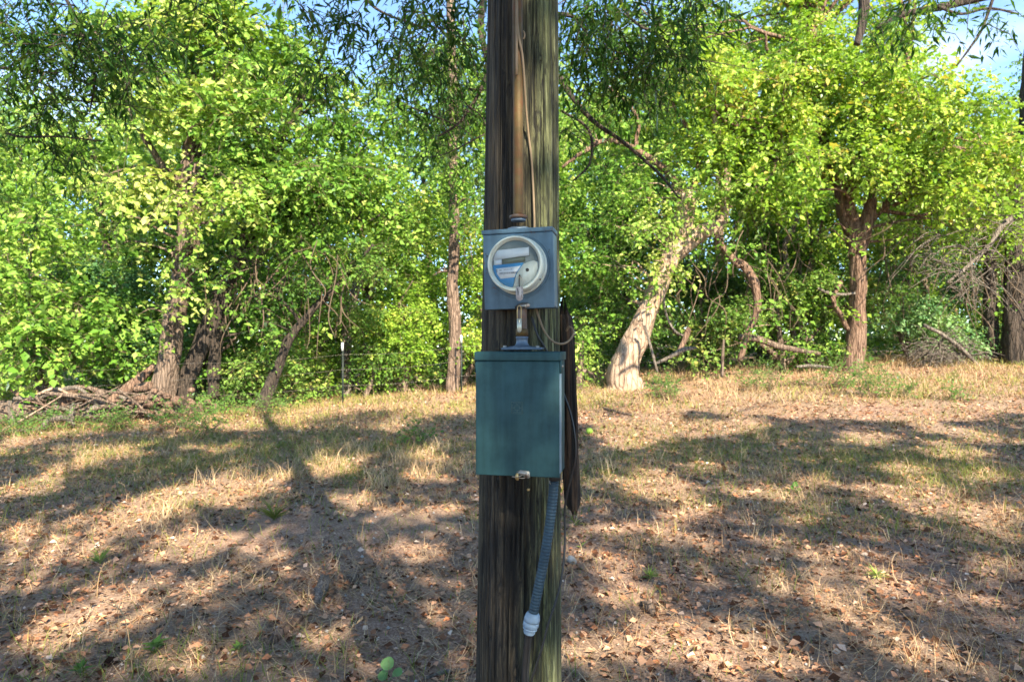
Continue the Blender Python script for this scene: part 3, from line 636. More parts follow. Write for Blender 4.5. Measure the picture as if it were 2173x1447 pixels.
# hanging sprays in view
hf = MB(); ht = MB()
def hang(x, y, rx, ry, Y, n, L=.10, droop=.7):
    c = P(x, y, Y); a, b = rx/F*Y, ry/F*Y
    n = int(n*(.44 if x < 260 else .30 if x < 620 else .62 if x < 1100 else .52)); k = max(2, int(n/60))
    for q in range(k):
        cc = c+rng.uniform(-1, 1, 3)*np.array([a, .7, b]); 
        sprays(hf, cc, np.array([.17, .17, .13])*(Y/5), int(n/k), L, True, per=12, droop=droop, wr=.23, tw=ht, tmean=.42, tsd=.3, len_k=.55)
for a in [(90,90,110,100,6.0,4200),(200,180,90,90,6.2,2600),(60,240,80,70,6.4,1700),(30,40,90,60,5.2,1700),(230,40,110,50,5.6,2000),(420,40,60,35,5.2,500),(560,40,80,30,5.0,450),(270,110,50,30,5.4,450),(10,380,40,50,7,700),(60,310,50,30,6.6,600),
          (790,25,120,30,5.4,1500),(930,60,110,60,5.8,2600),(880,120,90,40,6.4,1300),(690,90,60,30,5.6,500),(960,190,70,70,7.0,1700),(980,290,60,60,7.6,1200),(930,240,70,40,7.4,800),(1000,380,36,40,7.6,500),(640,130,30,30,6,300),
          (1260,50,80,50,5.6,2400),(1370,60,90,50,5.8,2400),(1450,60,60,50,6.2,1200),(1250,140,60,50,6.2,1300),(1340,150,70,40,6.4,1200),(1420,140,50,50,6.6,800),(1205,300,22,50,7,420),(1215,100,30,40,6.0,500),
          (1930,55,60,22,6.4,650),(1990,30,60,20,6.4,450),(1870,15,50,18,6.6,350),(2140,20,40,20,7,300),(-80,120,90,120,6.0,1500)]: hang(*a)
hl = MB()
for path, Y in [([(1030,-30,16),(1020,60,14),(1035,140,11),(1015,200,8),(975,260,6),(930,290,4)],6.6), ([(1180,30,11),(1215,35,10),(1240,60,9),(1246,100,7),(1240,115,4)],6.0), ([(1185,160,15),(1210,200,13),(1260,258,11),(1320,300,8),(1400,370,6),(1440,420,4)],7.0),
                ([(1190,235,6),(1240,265,6),(1256,300,6),(1250,350,5),(1215,385,4)],7.2), ([(-40,140,8),(40,148,7),(110,152,5),(200,120,3)],6.2), ([(-20,268,6),(40,290,5),(120,290,4),(220,300,3)],6.4), ([(1832,-60,26),(1834,0,24),(1830,50,20),(1818,95,14)],8.5),
                ([(1860,60,10),(1920,30,13),(2000,15,16),(2100,-10,20),(2200,-30,24)],8.2), ([(1990,14,7),(2040,30,6),(2100,18,5),(2160,30,4)],8.1), ([(2110,-10,7),(2085,60,6),(2060,100,5),(2030,140,3)],8.1), ([(750,-40,8),(800,20,6),(900,60,4)],5.8), ([(1300,-40,8),(1340,40,6),(1420,90,4)],6.0), ([(120,-40,9),(170,60,7),(200,160,5),(190,240,3)],6.2)]:
    pts, rr = trunk_path(path, Y); tube(hl, pts, rr, 8, 24, rough=.12)
for q in range(26):        # fine twigs
    x, y = [(950,150),(1300,90),(100,120),(1000,250),(1380,100)][q % 5]; x += rng.normal()*80; y += rng.normal()*50; a = rng.random()*PI-.4
    p = P(x, y, 6.4); d = np.array([math.cos(a), .2, -.5*abs(math.sin(a))])*.5; tube(hl, np.array([p, p+d+rng.normal(size=3)*.05, p+d*2+rng.normal(size=3)*.1-[0, 0, .1]]), [.008, .005, .002], 4, 8)
hf.build('crown', M['leaf_oak'], oak, True); ht.build('twigs', M['bark_dark'], oak, True)['kind'] = 'stuff'
hl.build('hanging_branches', M['bark_dark'], oak, True, True)['kind'] = 'stuff'; lm.build('limbs', M['bark_brown'], oak, True, True)['kind'] = 'stuff'
print('oak done')

# ------------------------------------------------------------ ground cover
def scatter(n, y0, y1, p=1.0, wide=.92):
    """points on the ground, density falling with distance^p"""
    u = rng.random(n); e = 2-p
    Y = (y0**e+u*(y1**e-y0**e))**(1/e) if abs(e) > 1e-3 else y0*(y1/y0)**u
    X = (rng.random(n)*2-1)*(wide*Y+.6)
    return X, Y
def blades(mb, X, Y, h, w, lean, curl, tint, seg=2, zoff=0.0):
    """curved grass blades"""
    n = len(X); a = rng.random(n)*2*PI; d = np.stack([np.cos(a), np.sin(a), np.zeros(n)], 1); a2 = a+PI/2+rng.normal(size=n)*.8
    s = np.stack([np.cos(a2), np.sin(a2), np.zeros(n)], 1)*w[:, None]*.5; b = np.stack([X, Y, gz(X, Y)+zoff], 1); V = []
    kick = np.stack([np.cos(a+PI/2), np.sin(a+PI/2), np.zeros(n)], 1)*(rng.normal(size=n)*.35*h)[:, None]
    for k in range(seg+1):
        t = k/seg; ang = lean+curl*t
        c = b+d*(h*np.sin(ang)*t)[:, None]+np.array([0, 0, 1.0])*(h*np.maximum(np.cos(ang), -.05)*t)[:, None]+kick*t*t
        c[:, 2] = np.maximum(c[:, 2], b[:, 2]+.004*t)
        if k < seg: V += [c-s*(1-t*.6), c+s*(1-t*.6)]
        else: V += [c]
    V = np.stack(V, 1); m = V.shape[1]; base = np.arange(n)[:, None]*m
    Q = [base+[2*k, 2*k+1, 2*k+3, 2*k+2] for k in range(seg-1)]; T = base+[2*seg-2, 2*seg-1, 2*seg]
    mb.add(V.reshape(-1, 3), np.concatenate(Q) if Q else None, T, np.repeat(tint, m))
bare = lambda X, Y: np.exp(-(((X+1.35)/.95)**2+((Y-5.3)/.5)**2))     # trodden bare patch
# leaf litter
X, Y = scatter(125000, 1.6, 17, .9); dens = .12+1.9*fbm(X*1.5, Y*1.5, 4, 4)-.9*bare(X, Y)+.3*(X > 0)*(Y < 7); k = rng.random(len(X)) < dens; X, Y = X[k], Y[k]; n = len(X)
mb = MB(); a = rng.random(n)*2*PI; L = (.013+.040*rng.random(n)**2.4)*(1+.04*Y)
leaf_geo(mb, np.stack([X, Y, gz(X, Y)+.004+.022*rng.random(n)**2], 1), np.stack([np.cos(a), np.sin(a), rng.normal(size=n)*.25], 1), norm(rng.normal(size=(n, 3))*.42+[0, 0, 1]), L, L*(.45+.35*rng.random(n)), np.clip(rng.random(n)**1.1, 0, 1), False, .12)
meta(mb.build('leaf_litter', M['litter']), 'brown fallen leaves and bits scattered over the ground', kind='stuff')
# lying straw
X, Y = scatter(100000, 1.6, 16, .8); dens = 1.9*fbm(X*1.1+4, Y*1.1, 9, 3)-.42+.22*(X < 0)-.9*bare(X, Y); k = rng.random(len(X)) < dens; X, Y = X[k], Y[k]; n = len(X)
mb = MB(); blades(mb, X, Y, .06+.16*rng.random(n), (.0022+.0012*rng.random(n))*(1+.06*Y), R(62)+rng.random(n)*.4, rng.normal(size=n)*.5, np.clip(.55+rng.normal(size=n)*.25, 0, 1), 3, .008)
meta(mb.build('dry_straw', M['dry_grass']), 'tangled dry straw lying on the ground', kind='stuff')
# standing dry grass in tufts
def tufts(n_t, per, y0, y1, p, hgt, width, mask, tm, r=.10, lean=.35, curl=.6):
    X, Y = scatter(n_t, y0, y1, p); k = rng.random(n_t) < mask(X, Y); X, Y = X[k], Y[k]; m = len(X)
    hs = hgt*(.5+.9*rng.random(m)); t0 = tm+rng.normal(size=m)*.15
    X = np.repeat(X, per)+rng.normal(size=m*per)*r; Y = np.repeat(Y, per)+rng.normal(size=m*per)*r; n = m*per
    mb = MB(); blades(mb, X, Y, np.repeat(hs, per)*(.5+.6*rng.random(n)), (width*(.7+.6*rng.random(n)))*(1+.07*Y), np.abs(rng.normal(size=n))*lean, np.abs(rng.normal(size=n))*curl, np.clip(np.repeat(t0, per)+rng.normal(size=n)*.15, 0, 1), 2)
    return mb
wood_edge = lambda X, Y: np.clip((Y-11)/2, 0, 1)
m1 = tufts(3400, 18, 2.4, 15, .9, .12, .0030, lambda X, Y: np.clip(1.7*fbm(X*.9, Y*.9+8, 1, 3)-.42-bare(X, Y), 0, 1), .55)
m2 = tufts(4200, 13, 10.8, 17.5, 0, .24, .0034, lambda X, Y: np.clip(.10+.9*np.clip((X-.5)/2, 0, 1)+.08*(X > -3), 0, 1)*np.clip(3.2*fbm(X*.9, Y*.9, 12, 3)-.85, 0, 1), .66, .2, .45, .7)
meta(m1.build('dry_grass_tufts', M['dry_grass']), 'short pale tufts of dry grass over the clearing', kind='stuff')
meta(m2.build('tall_dry_grass', M['dry_grass']), 'tall straw coloured grass along the fence line', kind='stuff')
def greenmask(X, Y):
    left = np.exp(-(((X+3.2)/3.4)**2+((Y-8.6)/1.7)**2)); right = np.exp(-(((X-3.4)/3.0)**2+((Y-7.2)/1.5)**2)); nl = np.exp(-(((X+1.6)/1.3)**2+((Y-3.2)/.35)**2))
    return np.clip((left*1.0+right*1.15+nl*.6+.09)*(2.6*fbm(X*1.3, Y*1.3, 6, 3)-.35), 0, 1)
m3 = tufts(16000, 12, 2.6, 13.5, .5, .13, .0034, greenmask, .55, .11, .5, .7)
m5 = tufts(1700, 24, 5.2, 11, 0, .24, .0030, lambda X, Y: np.clip((np.exp(-(((X+2.3)/1.6)**2+((Y-7.4)/1.3)**2))+.6*np.exp(-(((X-1.6)/1.0)**2+((Y-6.8)/.9)**2)))*(3.2*fbm(X*1.6, Y*1.6, 20, 3)-.8), 0, 1), .75, .07, .28, .6)
meta(m5.build('tall_dry_tufts', M['dry_grass']), 'taller pale tufts of dry grass in the middle of the clearing', kind='stuff')
meta(m3.build('green_grass', M['green_grass']), 'thin green grass in patches across the clearing', kind='stuff')
m4 = tufts(2400, 12, 11.0, 17, 0, .20, .006, lambda X, Y: np.clip(3*fbm(X*.8+30, Y*.8, 2, 3)-.8, 0, 1), .7, .2, .5, .6)
meta(m4.build('fence_line_grass', M['green_grass']), 'greener grass growing up along the fence', kind='stuff')
# pebbles and pale bits
X, Y = scatter(1500, 2.2, 11, 1.2); mb = MB()
ico = np.array([(0,0,1),(1,0,0),(0,1,0),(-1,0,0),(0,-1,0),(0,0,-1)], float); it = np.array([(0,1,2),(0,2,3),(0,3,4),(0,4,1),(5,2,1),(5,3,2),(5,4,3),(5,1,4)])
for x, y, r in zip(X, Y, .004+.009*rng.random(len(X))**2): mb.add(ico*r*(.7+.6*rng.random((6, 3)))+[x, y, float(gz(x, y))+r*.5], None, it)
meta(mb.build('pebbles', M['stone']), 'small pale pebbles among the leaf litter', kind='stuff')

# distinct things on the ground
def stick(name, label, cat, pts, r, mat, group=None, n=8, rough=.25, part=None):
    p = np.asarray(pts, float); mb = MB(); tube(mb, p, r, n, 18, rough=rough, rf=6)
    o = bpy.data.objects  # noqa
    root = p[0].copy(); V = np.concatenate(mb.V)-root
    ob = mesh(name, V, [np.concatenate(mb.Q), np.concatenate(mb.T)], mat, smooth=True, attrs={'tint': np.full(len(V), .5)}); ob.location = root
    return meta(ob, label, cat, group)
def gp(x, y, dz=0.0): p = PG(x, y); p[2] += dz; return p
stick('bark_chunk', 'knobbly grey bark chunk lying in the litter left of the pole', 'bark', [gp(672,1285,.01),gp(682,1262,.04),gp(690,1240,.03),gp(694,1232,.01)], [.012,.034,.032,.014], M['bark_grey'], n=20, rough=.9)
stick('small_bark_chip', 'small dark bark chip just right of the grey bark chunk', 'bark', [gp(732,1242,.01),gp(745,1232,.02),gp(760,1228,.01)], [.012,.028,.014], M['bark_brown'], n=10, rough=.6)
stick('rotten_log_piece', 'reddish brown rotten log piece half sunk in the litter', 'log', [gp(570,1368,.0),gp(600,1345,.02),gp(640,1312,.01)], [.02,.030,.018], M['bark_red'], n=14, rough=.45)
stick('grey_twig', 'grey twig lying at the left foot of the pole', 'stick', [gp(900,1444,.01),gp(950,1432,.02),gp(1010,1424,.01)], [.007,.008,.005], M['deadwood'])
stick('dark_stick', 'thin dark stick lying in the sunny patch right of the pole', 'stick', [gp(1280,868,.02),gp(1310,878,.03),gp(1345,884,.02)], [.02,.022,.012], M['bark_brown'])
stick('grey_rock_chunk', 'pale grey stone beside the right foot of the pole', 'stone', [gp(1205,1192,.01),gp(1212,1194,.02),gp(1222,1197,.01)], [.012,.03,.014], M['stone'], n=10, rough=.5)
stick('brown_wood_chip', 'brown wood chip in the sunny litter right of the pole', 'wood chip', [gp(1362,1282,.01),gp(1375,1295,.02),gp(1390,1308,.01)], [.015,.03,.015], M['bark_brown'], n=10, rough=.5)
# hedge apple
p = gp(1251,922); mb = MB(); V = []; 
th = np.linspace(0, PI, 15); ph = np.linspace(0, 2*PI, 22, endpoint=False); TH, PHH = np.meshgrid(th, ph, indexing='ij'); d = np.stack([np.sin(TH)*np.cos(PHH), np.sin(TH)*np.sin(PHH), np.cos(TH)], -1)
r = .045*(1+.12*(vn(d[..., 0]*6+9, d[..., 1]*6+9, d[..., 2]*6+9)-.5)); V = (d*r[..., None]).reshape(-1, 3)+[0, 0, .045]; i = np.arange(14)[:, None]*22; j = np.arange(22)[None]; j2 = (j+1) % 22
fr = mesh('green_fruit', V, np.stack([i+j, i+22+j, i+22+j2, i+j2], -1).reshape(-1, 4), M['fruit'], smooth=True); fr.location = p; meta(fr, 'round lime green fruit lying in the grass right of the teal box', 'fruit')
# small plants that stand out
def plant(name, label, x, y, n, L, W, m, h, tmean=.7, spread=.9, cat='plant'):
    p = gp(x, y); mb = MB(); a = rng.random(n)*2*PI; el = rng.random(n)*spread
    d = np.stack([np.cos(a)*np.sin(el+.3), np.sin(a)*np.sin(el+.3), np.cos(el+.3)], 1); nr = np.stack([-np.cos(a)*np.cos(el), -np.sin(a)*np.cos(el), np.sin(el)+.4], 1)
    leaf_geo(mb, np.array([0, 0, 1.0])*(h*rng.random(n))[:, None]*.6, d, nr, L*(.6+.6*rng.random(n)), W*(.7+.5*rng.random(n)), np.clip(tmean+rng.normal(size=n)*.15, 0, 1), True, .25)
    tube(mb, np.array([[0, 0, -.02], [.003, 0, h*.6]]), .003, 5)
    o = mb.build(name, m); o.location = p; return meta(o, label, cat)

plant('grass_tuft', 'bright green spiky tuft lit by the sun right of the pole', 1378,1228,34,.09,.006,M['leaf_bright'],.02,.75,1.0)
plant('grass_tuft', 'pale green spiky tuft right of the bright tuft', 1862,1226,24,.09,.008,M['leaf_bright'],.02,.9,1.1)
plant('grass_tuft', 'green tuft by the bare patch left of the pole', 582,1104,40,.20,.007,M['green_grass'],.04,.5,.7)
plant('grass_tuft', 'small bright tuft near the left sunny streaks', 212,1196,36,.12,.006,M['leaf_bright'],.03,.6,.8)
plant('grass_tuft', 'sprig of grass by the broken end of the split slab', 1222,1115,10,.11,.008,M['green_grass'],.03,.7,.9)
plant('seedling', 'low green seedling in front of the rotten log piece', 505,1262+120,12,.06,.028,M['weed'],.05,.7,.9)
plant('seedling', 'green seedling left of the rotten log piece', 330,1385,14,.07,.035,M['weed'],.07,.6,.9)
plant('seedling', 'small seedling at the bottom left of the clearing', 170,1432,10,.06,.03,M['weed'],.05,.4,.9)
def round_leaves(name, label, x, y, spec, mat, cat='plant'):
    p = gp(x, y); t = thing(name, label, cat, p)
    for dx, dz, sz, yaw, tilt in spec:
        n = 14; a = np.linspace(0, 2*PI, n, endpoint=False); rr = sz*(.9+.12*np.sin(a*2+1)+.05*rng.normal(size=n)*.5); u, v = rr*np.cos(a), rr*np.sin(a)*1.15
        V = np.stack([u, .12*sz*np.cos(a*2)-.02*sz, v], 1); V = np.vstack([V, [0, .10*sz, 0]]); M3 = np.array(Matrix.Rotation(yaw, 3, 'Z') @ Matrix.Rotation(tilt, 3, 'X')); V = V@M3.T+[dx, 0, dz]
        mesh('leaf', V, np.array([(n, k, (k+1) % n) for k in range(n)]), mat, t, smooth=True, attrs={'tint': np.full(n+1, .6)})
    mb = MB()
    for dx, dz, sz, yaw, tilt in spec: tube(mb, np.array([[0, 0, -.03], [dx*.4, 0, dz*.5], [dx, .004, dz-sz*.8]]), .0018, 5, 6)
    mb.build('stem', mat, t, smooth=True)
round_leaves('broadleaf_plant', 'single bright broad leaved plant in the litter at right', 1688, 1046, [(0,.08,.026,.1,-.3),(-.025,.05,.024,.6,-.6),(.03,.03,.022,-.5,-.9)], M['weed'])
round_leaves('young_sapling', 'pale green rounded leaves at the bottom edge left of the pole', 822, 1447, [(0,.085,.030,.2,-.5),(.045,.045,.024,-.4,-.9),(-.02,.03,.024,.5,-.8)], M['leaf_cool'])
plant('yellow_leaf_sprig', 'yellow leaf lying right of the black cable', 1232,1163,3,.06,.026,M['leaf_yellow'],.01,.98,1.2, cat='leaf')
# tall dry stalks
for x, y, H, lean, lab in [(283,1440,.36,-.10,'tall curved dry stalk at the lower left'),(205,1270,.22,.05,'dry seed stalk in the sunny litter at left'),(765,1150,.34,.14,'lone leaning dry stalk behind the bare patch'),(270,1060,.16,-.07,'short dry stalk above the left sun streak'),(730,1447,.28,.05,'dry stalk left of the pale green leaves')]:
    p = gp(x, y); mb = MB(); pts = np.array([[0,0,-.02],[lean*.2,0,H*.5],[lean*.6,.01,H*.85],[lean*1.5,.02,H*.98]]); tube(mb, pts, [.0028,.0024,.002,.001], 5, 14)
    n = 14; leaf_geo(mb, spline(pts, 30)[-n:], norm(rng.normal(size=(n, 3))*.3+[lean*3, 0, .6]), rdir(n), np.full(n, .02), np.full(n, .006), np.full(n, .8), True)
    o = mb.build('dry_stalk', M['dry_grass']); o.location = p; meta(o, lab, 'grass stalk')
# larger fallen leaves near the camera
base = None
for q in range(64):
    Y = 3.3+3.2*rng.random()**1.3; X = (rng.random()*2-1)*.72*Y
    if base is None:
        mb = MB(); a = np.linspace(0, 2*PI, 9)[:-1]; rad = np.array([1, .62, .8, .55, .75, .55, .8, .62]); V = np.stack([np.cos(a)*rad*.05, np.sin(a)*rad*.032, .012*np.abs(np.sin(a))**1.5+.004*rng.random(8)], 1)
        mb.add(np.vstack([V, [0, 0, 0]]), None, [(8, k, (k+1) % 8) for k in range(8)], .5); tube(mb, np.array([[-.05, 0, .002], [-.08, .01, .008]]), .0012, 4)
        base = mb.build('fallen_leaf', M['litter']); o = base
        vars_ = [base.data]
        for tv in (.2, .35, .6, .88):
            me = base.data.copy(); me.attributes['tint'].data.foreach_set('value', np.full(len(me.vertices), tv, np.float32)); vars_.append(me)
    else: o = base.copy(); o.data = vars_[int(rng.integers(5))]; C.objects.link(o)
    s_ = .4+.4*rng.random(); o.location = (X, Y, float(gz(X, Y))+.016); o.rotation_euler = (rng.normal()*.35, rng.normal()*.35, rng.random()*6.3); o.scale = (s_, s_, s_*1.3)
    side = 'left' if X < 0 else 'right'; meta(o, 'curled brown fallen leaf on the litter '+side+' of the pole', 'leaf', 'larger fallen leaves '+side+' of the pole')

# ------------------------------------------------------------ brush pile at left, dead wood at right
def dstick(lab, path, Y, mat, cat='branch', name='dead_branch', group='brush pile at the left'):
    pts, rr = trunk_path(path, Y)
    for q in pts: q[2] = max(q[2], float(gz(q[0], q[1]))+.02)
    return stick(name, lab, cat, pts, rr, M[mat], group, n=12)
dstick('thick dark log at the bottom left of the brush pile', [(-90,885,52),(0,880,50),(70,868,44)], 12.8, 'bark_brown', 'log', 'fallen_log')
dstick('short fat log with its pink sawn end facing the clearing', [(172,836,40,.9),(150,846,44,.4),(130,854,46,0)], 12.8, 'bark_red', 'log', 'fallen_log')
dstick('mossy log slanting up to the right towards the root flare', [(205,880,22),(250,842,24),(300,800,20,.3),(330,775,14,.4)], 12.9, 'bark_red', 'log', 'fallen_log')
dstick('upright forked stump piece in the middle of the brush pile', [(238,892,16),(222,862,22),(212,838,22),(222,832,14)], 12.5, 'bark_brown', 'log', 'fallen_log')
dstick('pale flat slab of wood leaning in the brush pile', [(172,895,10),(192,876,20),(208,862,14)], 12.2, 'deadwood', 'wood')
dstick('long pale branch reaching out of the brush pile onto the grass', [(20,958,9),(60,935,10),(85,915,12),(108,890,14),(140,888,12),(160,903,8)], 11.6, 'deadwood')
dstick('pale stub standing up from the long pale branch', [(150,892,12),(153,872,10),(157,856,8)], 11.7, 'deadwood')
dstick('crooked grey branch sticking up at the back of the brush pile', [(72,782,8),(78,808,10),(90,826,12),(120,835,10)], 13.4, 'deadwood')
dstick('long curved branch lying over the top of the brush pile', [(30,846,9),(80,842,12),(120,830,12),(160,822,8),(185,835,6)], 12.6, 'deadwood')
dstick('bent grey branch at the left front of the brush pile', [(22,850,6),(20,870,8),(28,890,7),(40,902,4)], 12.2, 'deadwood')
dstick('broad bleached log at the left end of the brush pile', [(-30,862,22),(40,858,20),(90,852,16)], 13.0, 'bark_brown', 'log', 'fallen_log')
dstick('short pale block beside the foot of the pink root flare', [(288,825,18),(305,822,20),(322,818,18)], 13.0, 'bark_red', 'log', 'fallen_log')
sm = MB()
for q in range(82):
    x = 20+rng.random()*350; y = 868+rng.normal()*15-(x-60)*.05; a = rng.normal()*.5; l = 25+rng.random()*60; w = 2+rng.random()*5; y += 6
    Y = 12.6+rng.normal()*.35
    qq = q-58
    args = [(x-l*math.cos(a), y+l*math.sin(a)*.8, w), (x, y-4+rng.normal()*5, w), (x+l*math.cos(a)*.9, y-l*math.sin(a)*.8, w*.6)]
    if qq < 0: pts_, rr_ = trunk_path(args, Y); pts_[:, 2] = np.maximum(pts_[:, 2], gz(pts_[:, 0], pts_[:, 1])+.02); tube(sm, pts_, rr_*.8, 6, 8, rough=.2); continue
    xq = 70+qq%6*48; args = [(xx-x+xq, yy, ww*1.2) for xx, yy, ww in args]
    dstick(['grey','brown','reddish','pale'][qq//6]+' dead stick lying '+['at the left edge of the brush pile','below the crooked grey branch','beside the fat sawn log','by the upright forked stump piece','under the mossy slanting log','near the pink root flare'][qq%6], args, Y-.2, ['deadwood','bark_brown','bark_red','bark_pale'][qq//6], 'stick', 'dead_stick', 'loose sticks in the brush pile')
meta(sm.build('brush_sticks', M['bark_brown'], smooth=True), 'small sticks filling the brush pile', kind='stuff')
rp = 'rubbly bark lump at the foot of the pink root flare'
sm = MB()
for q in range(60):
    x = 345+rng.normal()*48; y = 862+rng.normal()*14; Y = 12.6+rng.normal()*.2; w = 8+rng.random()*12
    pts_, rr_ = trunk_path([(x-w*.5, y, w*.6), (x, y-2, w), (x+w*.5, y, w*.5)], Y); pts_[:, 2] = np.maximum(pts_[:, 2], gz(pts_[:, 0], pts_[:, 1])+.02); tube(sm, pts_, rr_, 8, 6, rough=.5)
meta(sm.build('bark_rubble', M['bark_red'], smooth=True), 'crumbly bark rubble below the pink root flare', kind='stuff')
G2 = 'dead wood under the trees at right'
dstick('brown root like fallen stem running right from the arching limb', [(1568,715,13),(1610,720,15),(1650,734,13),(1700,744,10),(1740,750,7)], 14.1, 'bark_brown', 'log', 'fallen_log', G2)
dstick('pale branch crossing the grass from the pale trunk', [(1390,772,6),(1420,758,8),(1450,742,10),(1478,738,5)], 13.2, 'deadwood', group=G2)
dstick('upright dark forked stick right of the pale trunk', [(1435,755,9),(1450,728,11),(1460,700,12),(1456,702,6)], 13.3, 'bark_red', group=G2)
dstick('thin light prop stick leaning on the pale trunk', [(1395,790,5),(1382,740,6),(1368,690,5)], 13.1, 'deadwood', group=G2)
dstick('hanging curved vine stem beside the pale trunk', [(1408,610,4),(1412,660,5),(1430,700,5),(1450,712,4)], 13.3, 'deadwood', 'vine', 'hanging_vine', G2)
dstick('thin upright dead stem in front of the arching limb', [(1532,800,7),(1534,750,6),(1536,720,4)], 12.6, 'bark_brown', group=G2)
dstick('pale fallen pole lying in the sunny dry grass', [(1690,778,5),(1725,776,7),(1765,780,4)], 12.4, 'deadwood', group=G2)
dstick('bare crooked branch crossing the left of the twin stemmed trunk', [(1735,612,6),(1760,622,7),(1790,625,6),(1815,622,5)], 14.0, 'deadwood', group=G2)
dstick('white barked crooked sapling stem left of the twin stemmed trunk', [(1668,640,9),(1672,580,10),(1665,520,10),(1690,470,9),(1700,400,8),(1706,360,6)], 14.9, 'deadwood', 'tree', 'bare_sapling', G2)
dstick('bare thin sapling stem behind the arching limb', [(1700,700,5),(1716,600,7),(1722,520,7),(1712,450,5)], 15.3, 'bark_brown', 'tree', 'bare_sapling', G2)
# dead grey limb with many twigs at right
db = thing('dead_grey_limb', 'bleached bare limb with many drooping twigs in front of the dark trunk at right', 'branch', P(2150,480,14.2)); mb = MB(); m2_ = MB()
pts, rr = trunk_path([(2172,455,16),(2130,475,12),(2100,520,10),(2060,560,8),(2010,600,6)], 13.3); tube(mb, pts, rr, 8, 24, rough=.2); mb.build('limb', M['deadwood'], db, True, True)
def twigset(m2_, pts, n, s, Y, down=.6):
    for q in range(n):
        a = pts[rng.integers(len(pts))]; d = norm(rng.normal(size=3)*np.array([1, .4, .5])+[-.2, -.1, -down*.4])*s*(.5+rng.random())
        p1 = a+d*.5+[0, 0, .06]; p2 = a+d-[0, 0, .15*s]; tube(m2_, np.array([a, p1, p2]), [.012, .009, .003], 4, 9, cap=False)
        for w in range(2):
            b = a+(p2-a)*rng.uniform(.3, .9); e = b+norm(rng.normal(size=3)*np.array([1, .4, .6])+[0, 0, -down])*s*.45; tube(m2_, np.array([b, (b+e)/2+[0, 0, .03], e]), [.006, .004, .002], 3, 6, cap=False)
sp_, _ = trunk_path([(2100,520,1),(2060,540,1),(2010,500,1),(1980,520,1),(2040,580,1),(2080,600,1),(2110,560,1)], 13.2); twigset(m2_, np.vstack([spline(pts, 20), spline(sp_, 30)]), 60, .8, 14)
m2_.build('twigs', M['deadwood'], db, True)['kind'] = 'stuff'
db = thing('heap_of_grey_brush', 'low heap of grey dead twigs against the wire fence below the vine mound', 'brush', P(2030,760,14.8)); m2_ = MB(); mb = MB()
pts, rr = trunk_path([(1960,690,8),(2000,710,9),(2040,740,9),(2075,775,6)], 14.6); tube(mb, pts, rr, 7, 16, rough=.2); mb.build('stem', M['deadwood'], db, True, True)
hp = np.stack([P(1960+rng.random()*110, 0, 14.7)*[1, 1, 0] for _ in range(60)]); hp[:, 2] = gz(hp[:, 0], hp[:, 1])+.1+.45*rng.random(60); twigset(m2_, hp, 120, .55, 14, .2)
m2_.build('twigs', M['deadwood'], db, True)['kind'] = 'stuff'
# vine strands and bare twigs hanging among the edge trees
vs = thing('hanging_vines', 'tangle of bare vine stems hanging among the edge trees', 'vine', P(560,840,13.2)); mb = MB()
for q in range(150):
    z_ = q % 3
    if z_ == 0: x, y, Y = 480+rng.random()*260, 480+rng.random()*120, 13.3
    elif z_ == 1: x, y, Y = 1400+rng.random()*330, 430+rng.random()*150, 14.4
    else: x, y, Y = 1850+rng.random()*300, 380+rng.random()*200, 14.5
    p = P(x, y, Y+rng.normal()*.4); d = np.array([rng.normal()*.35, rng.normal()*.2, -.6-rng.random()*.8])
    tube(mb, np.array([p, p+d*.4+rng.normal(size=3)*.12, p+d*.8+rng.normal(size=3)*.14, p+d*1.2]), [.007+.006*rng.random()]*3+[.003], 4, 12, cap=False)
mb.build('stems', M['twig'], vs, True)['kind'] = 'stuff'

# ------------------------------------------------------------ wire fence
fx = [(-260,12.6),(60,12.8),(400,13.2),(727,13.7),(979,14.5),(1330,15.2),(1696,15.6),(2028,15.8),(2450,16.0)]
fp = np.array([[(x-CX)/F*Y, Y, 0] for x, Y in fx]); fp[:, 2] = gz(fp[:, 0], fp[:, 1])
fence = thing('wire_fence', 'strand wire fence on slim steel posts running along the wood edge', 'fence', fp[3])
for q, (b, (x, Y)) in enumerate(zip(fp, fx)):
    if q in (1, 2, 5): continue
    mb = MB(); hgt = 1.22; rusty = q == 7
    w = .014 if not rusty else .024
    box(mb, b[0]-w*1.3, b[0]+w*1.3, b[1]-.002, b[1]+.004, b[2]-.2, b[2]+hgt*.88); box(mb, b[0]-.004, b[0]+.004, b[1]-.028, b[1]-.0025, b[2]-.2, b[2]+hgt*.88)
    for k in range(14): box(mb, b[0]-.008, b[0]+.008, b[1]-.036, b[1]-.0285, b[2]+.2+k*.06, b[2]+.215+k*.06)
    po = mb.build('post', M['post_green'] if not rusty else M['rust'], fence, True)
    mb = MB(); box(mb, b[0]-w*1.4, b[0]+w*1.4, b[1]-.034, b[1]+.006, b[2]+hgt*.88+.001, b[2]+hgt+.02); t = mb.build('post_tip', M['post_tip'] if not rusty else M['rust'], None, False)
    t.parent = po; t.location = [-c for c in fence.location]
for hgt in (.38, .70, 1.0):
    mb = MB(); pts = []
    for a, b in zip(fp[:-1], fp[1:]):
        for u in np.linspace(0, 1, 12)[:-1]: c = a*(1-u)+b*u; c[2] = a[2]*(1-u)+b[2]*u+hgt-.05*math.sin(u*PI); c[1] -= .04; pts.append(c)
    tube(mb, np.array(pts), .0013, 4, cap=False); mb.build('wire', M['wire'], fence, True)
print('ground things done')

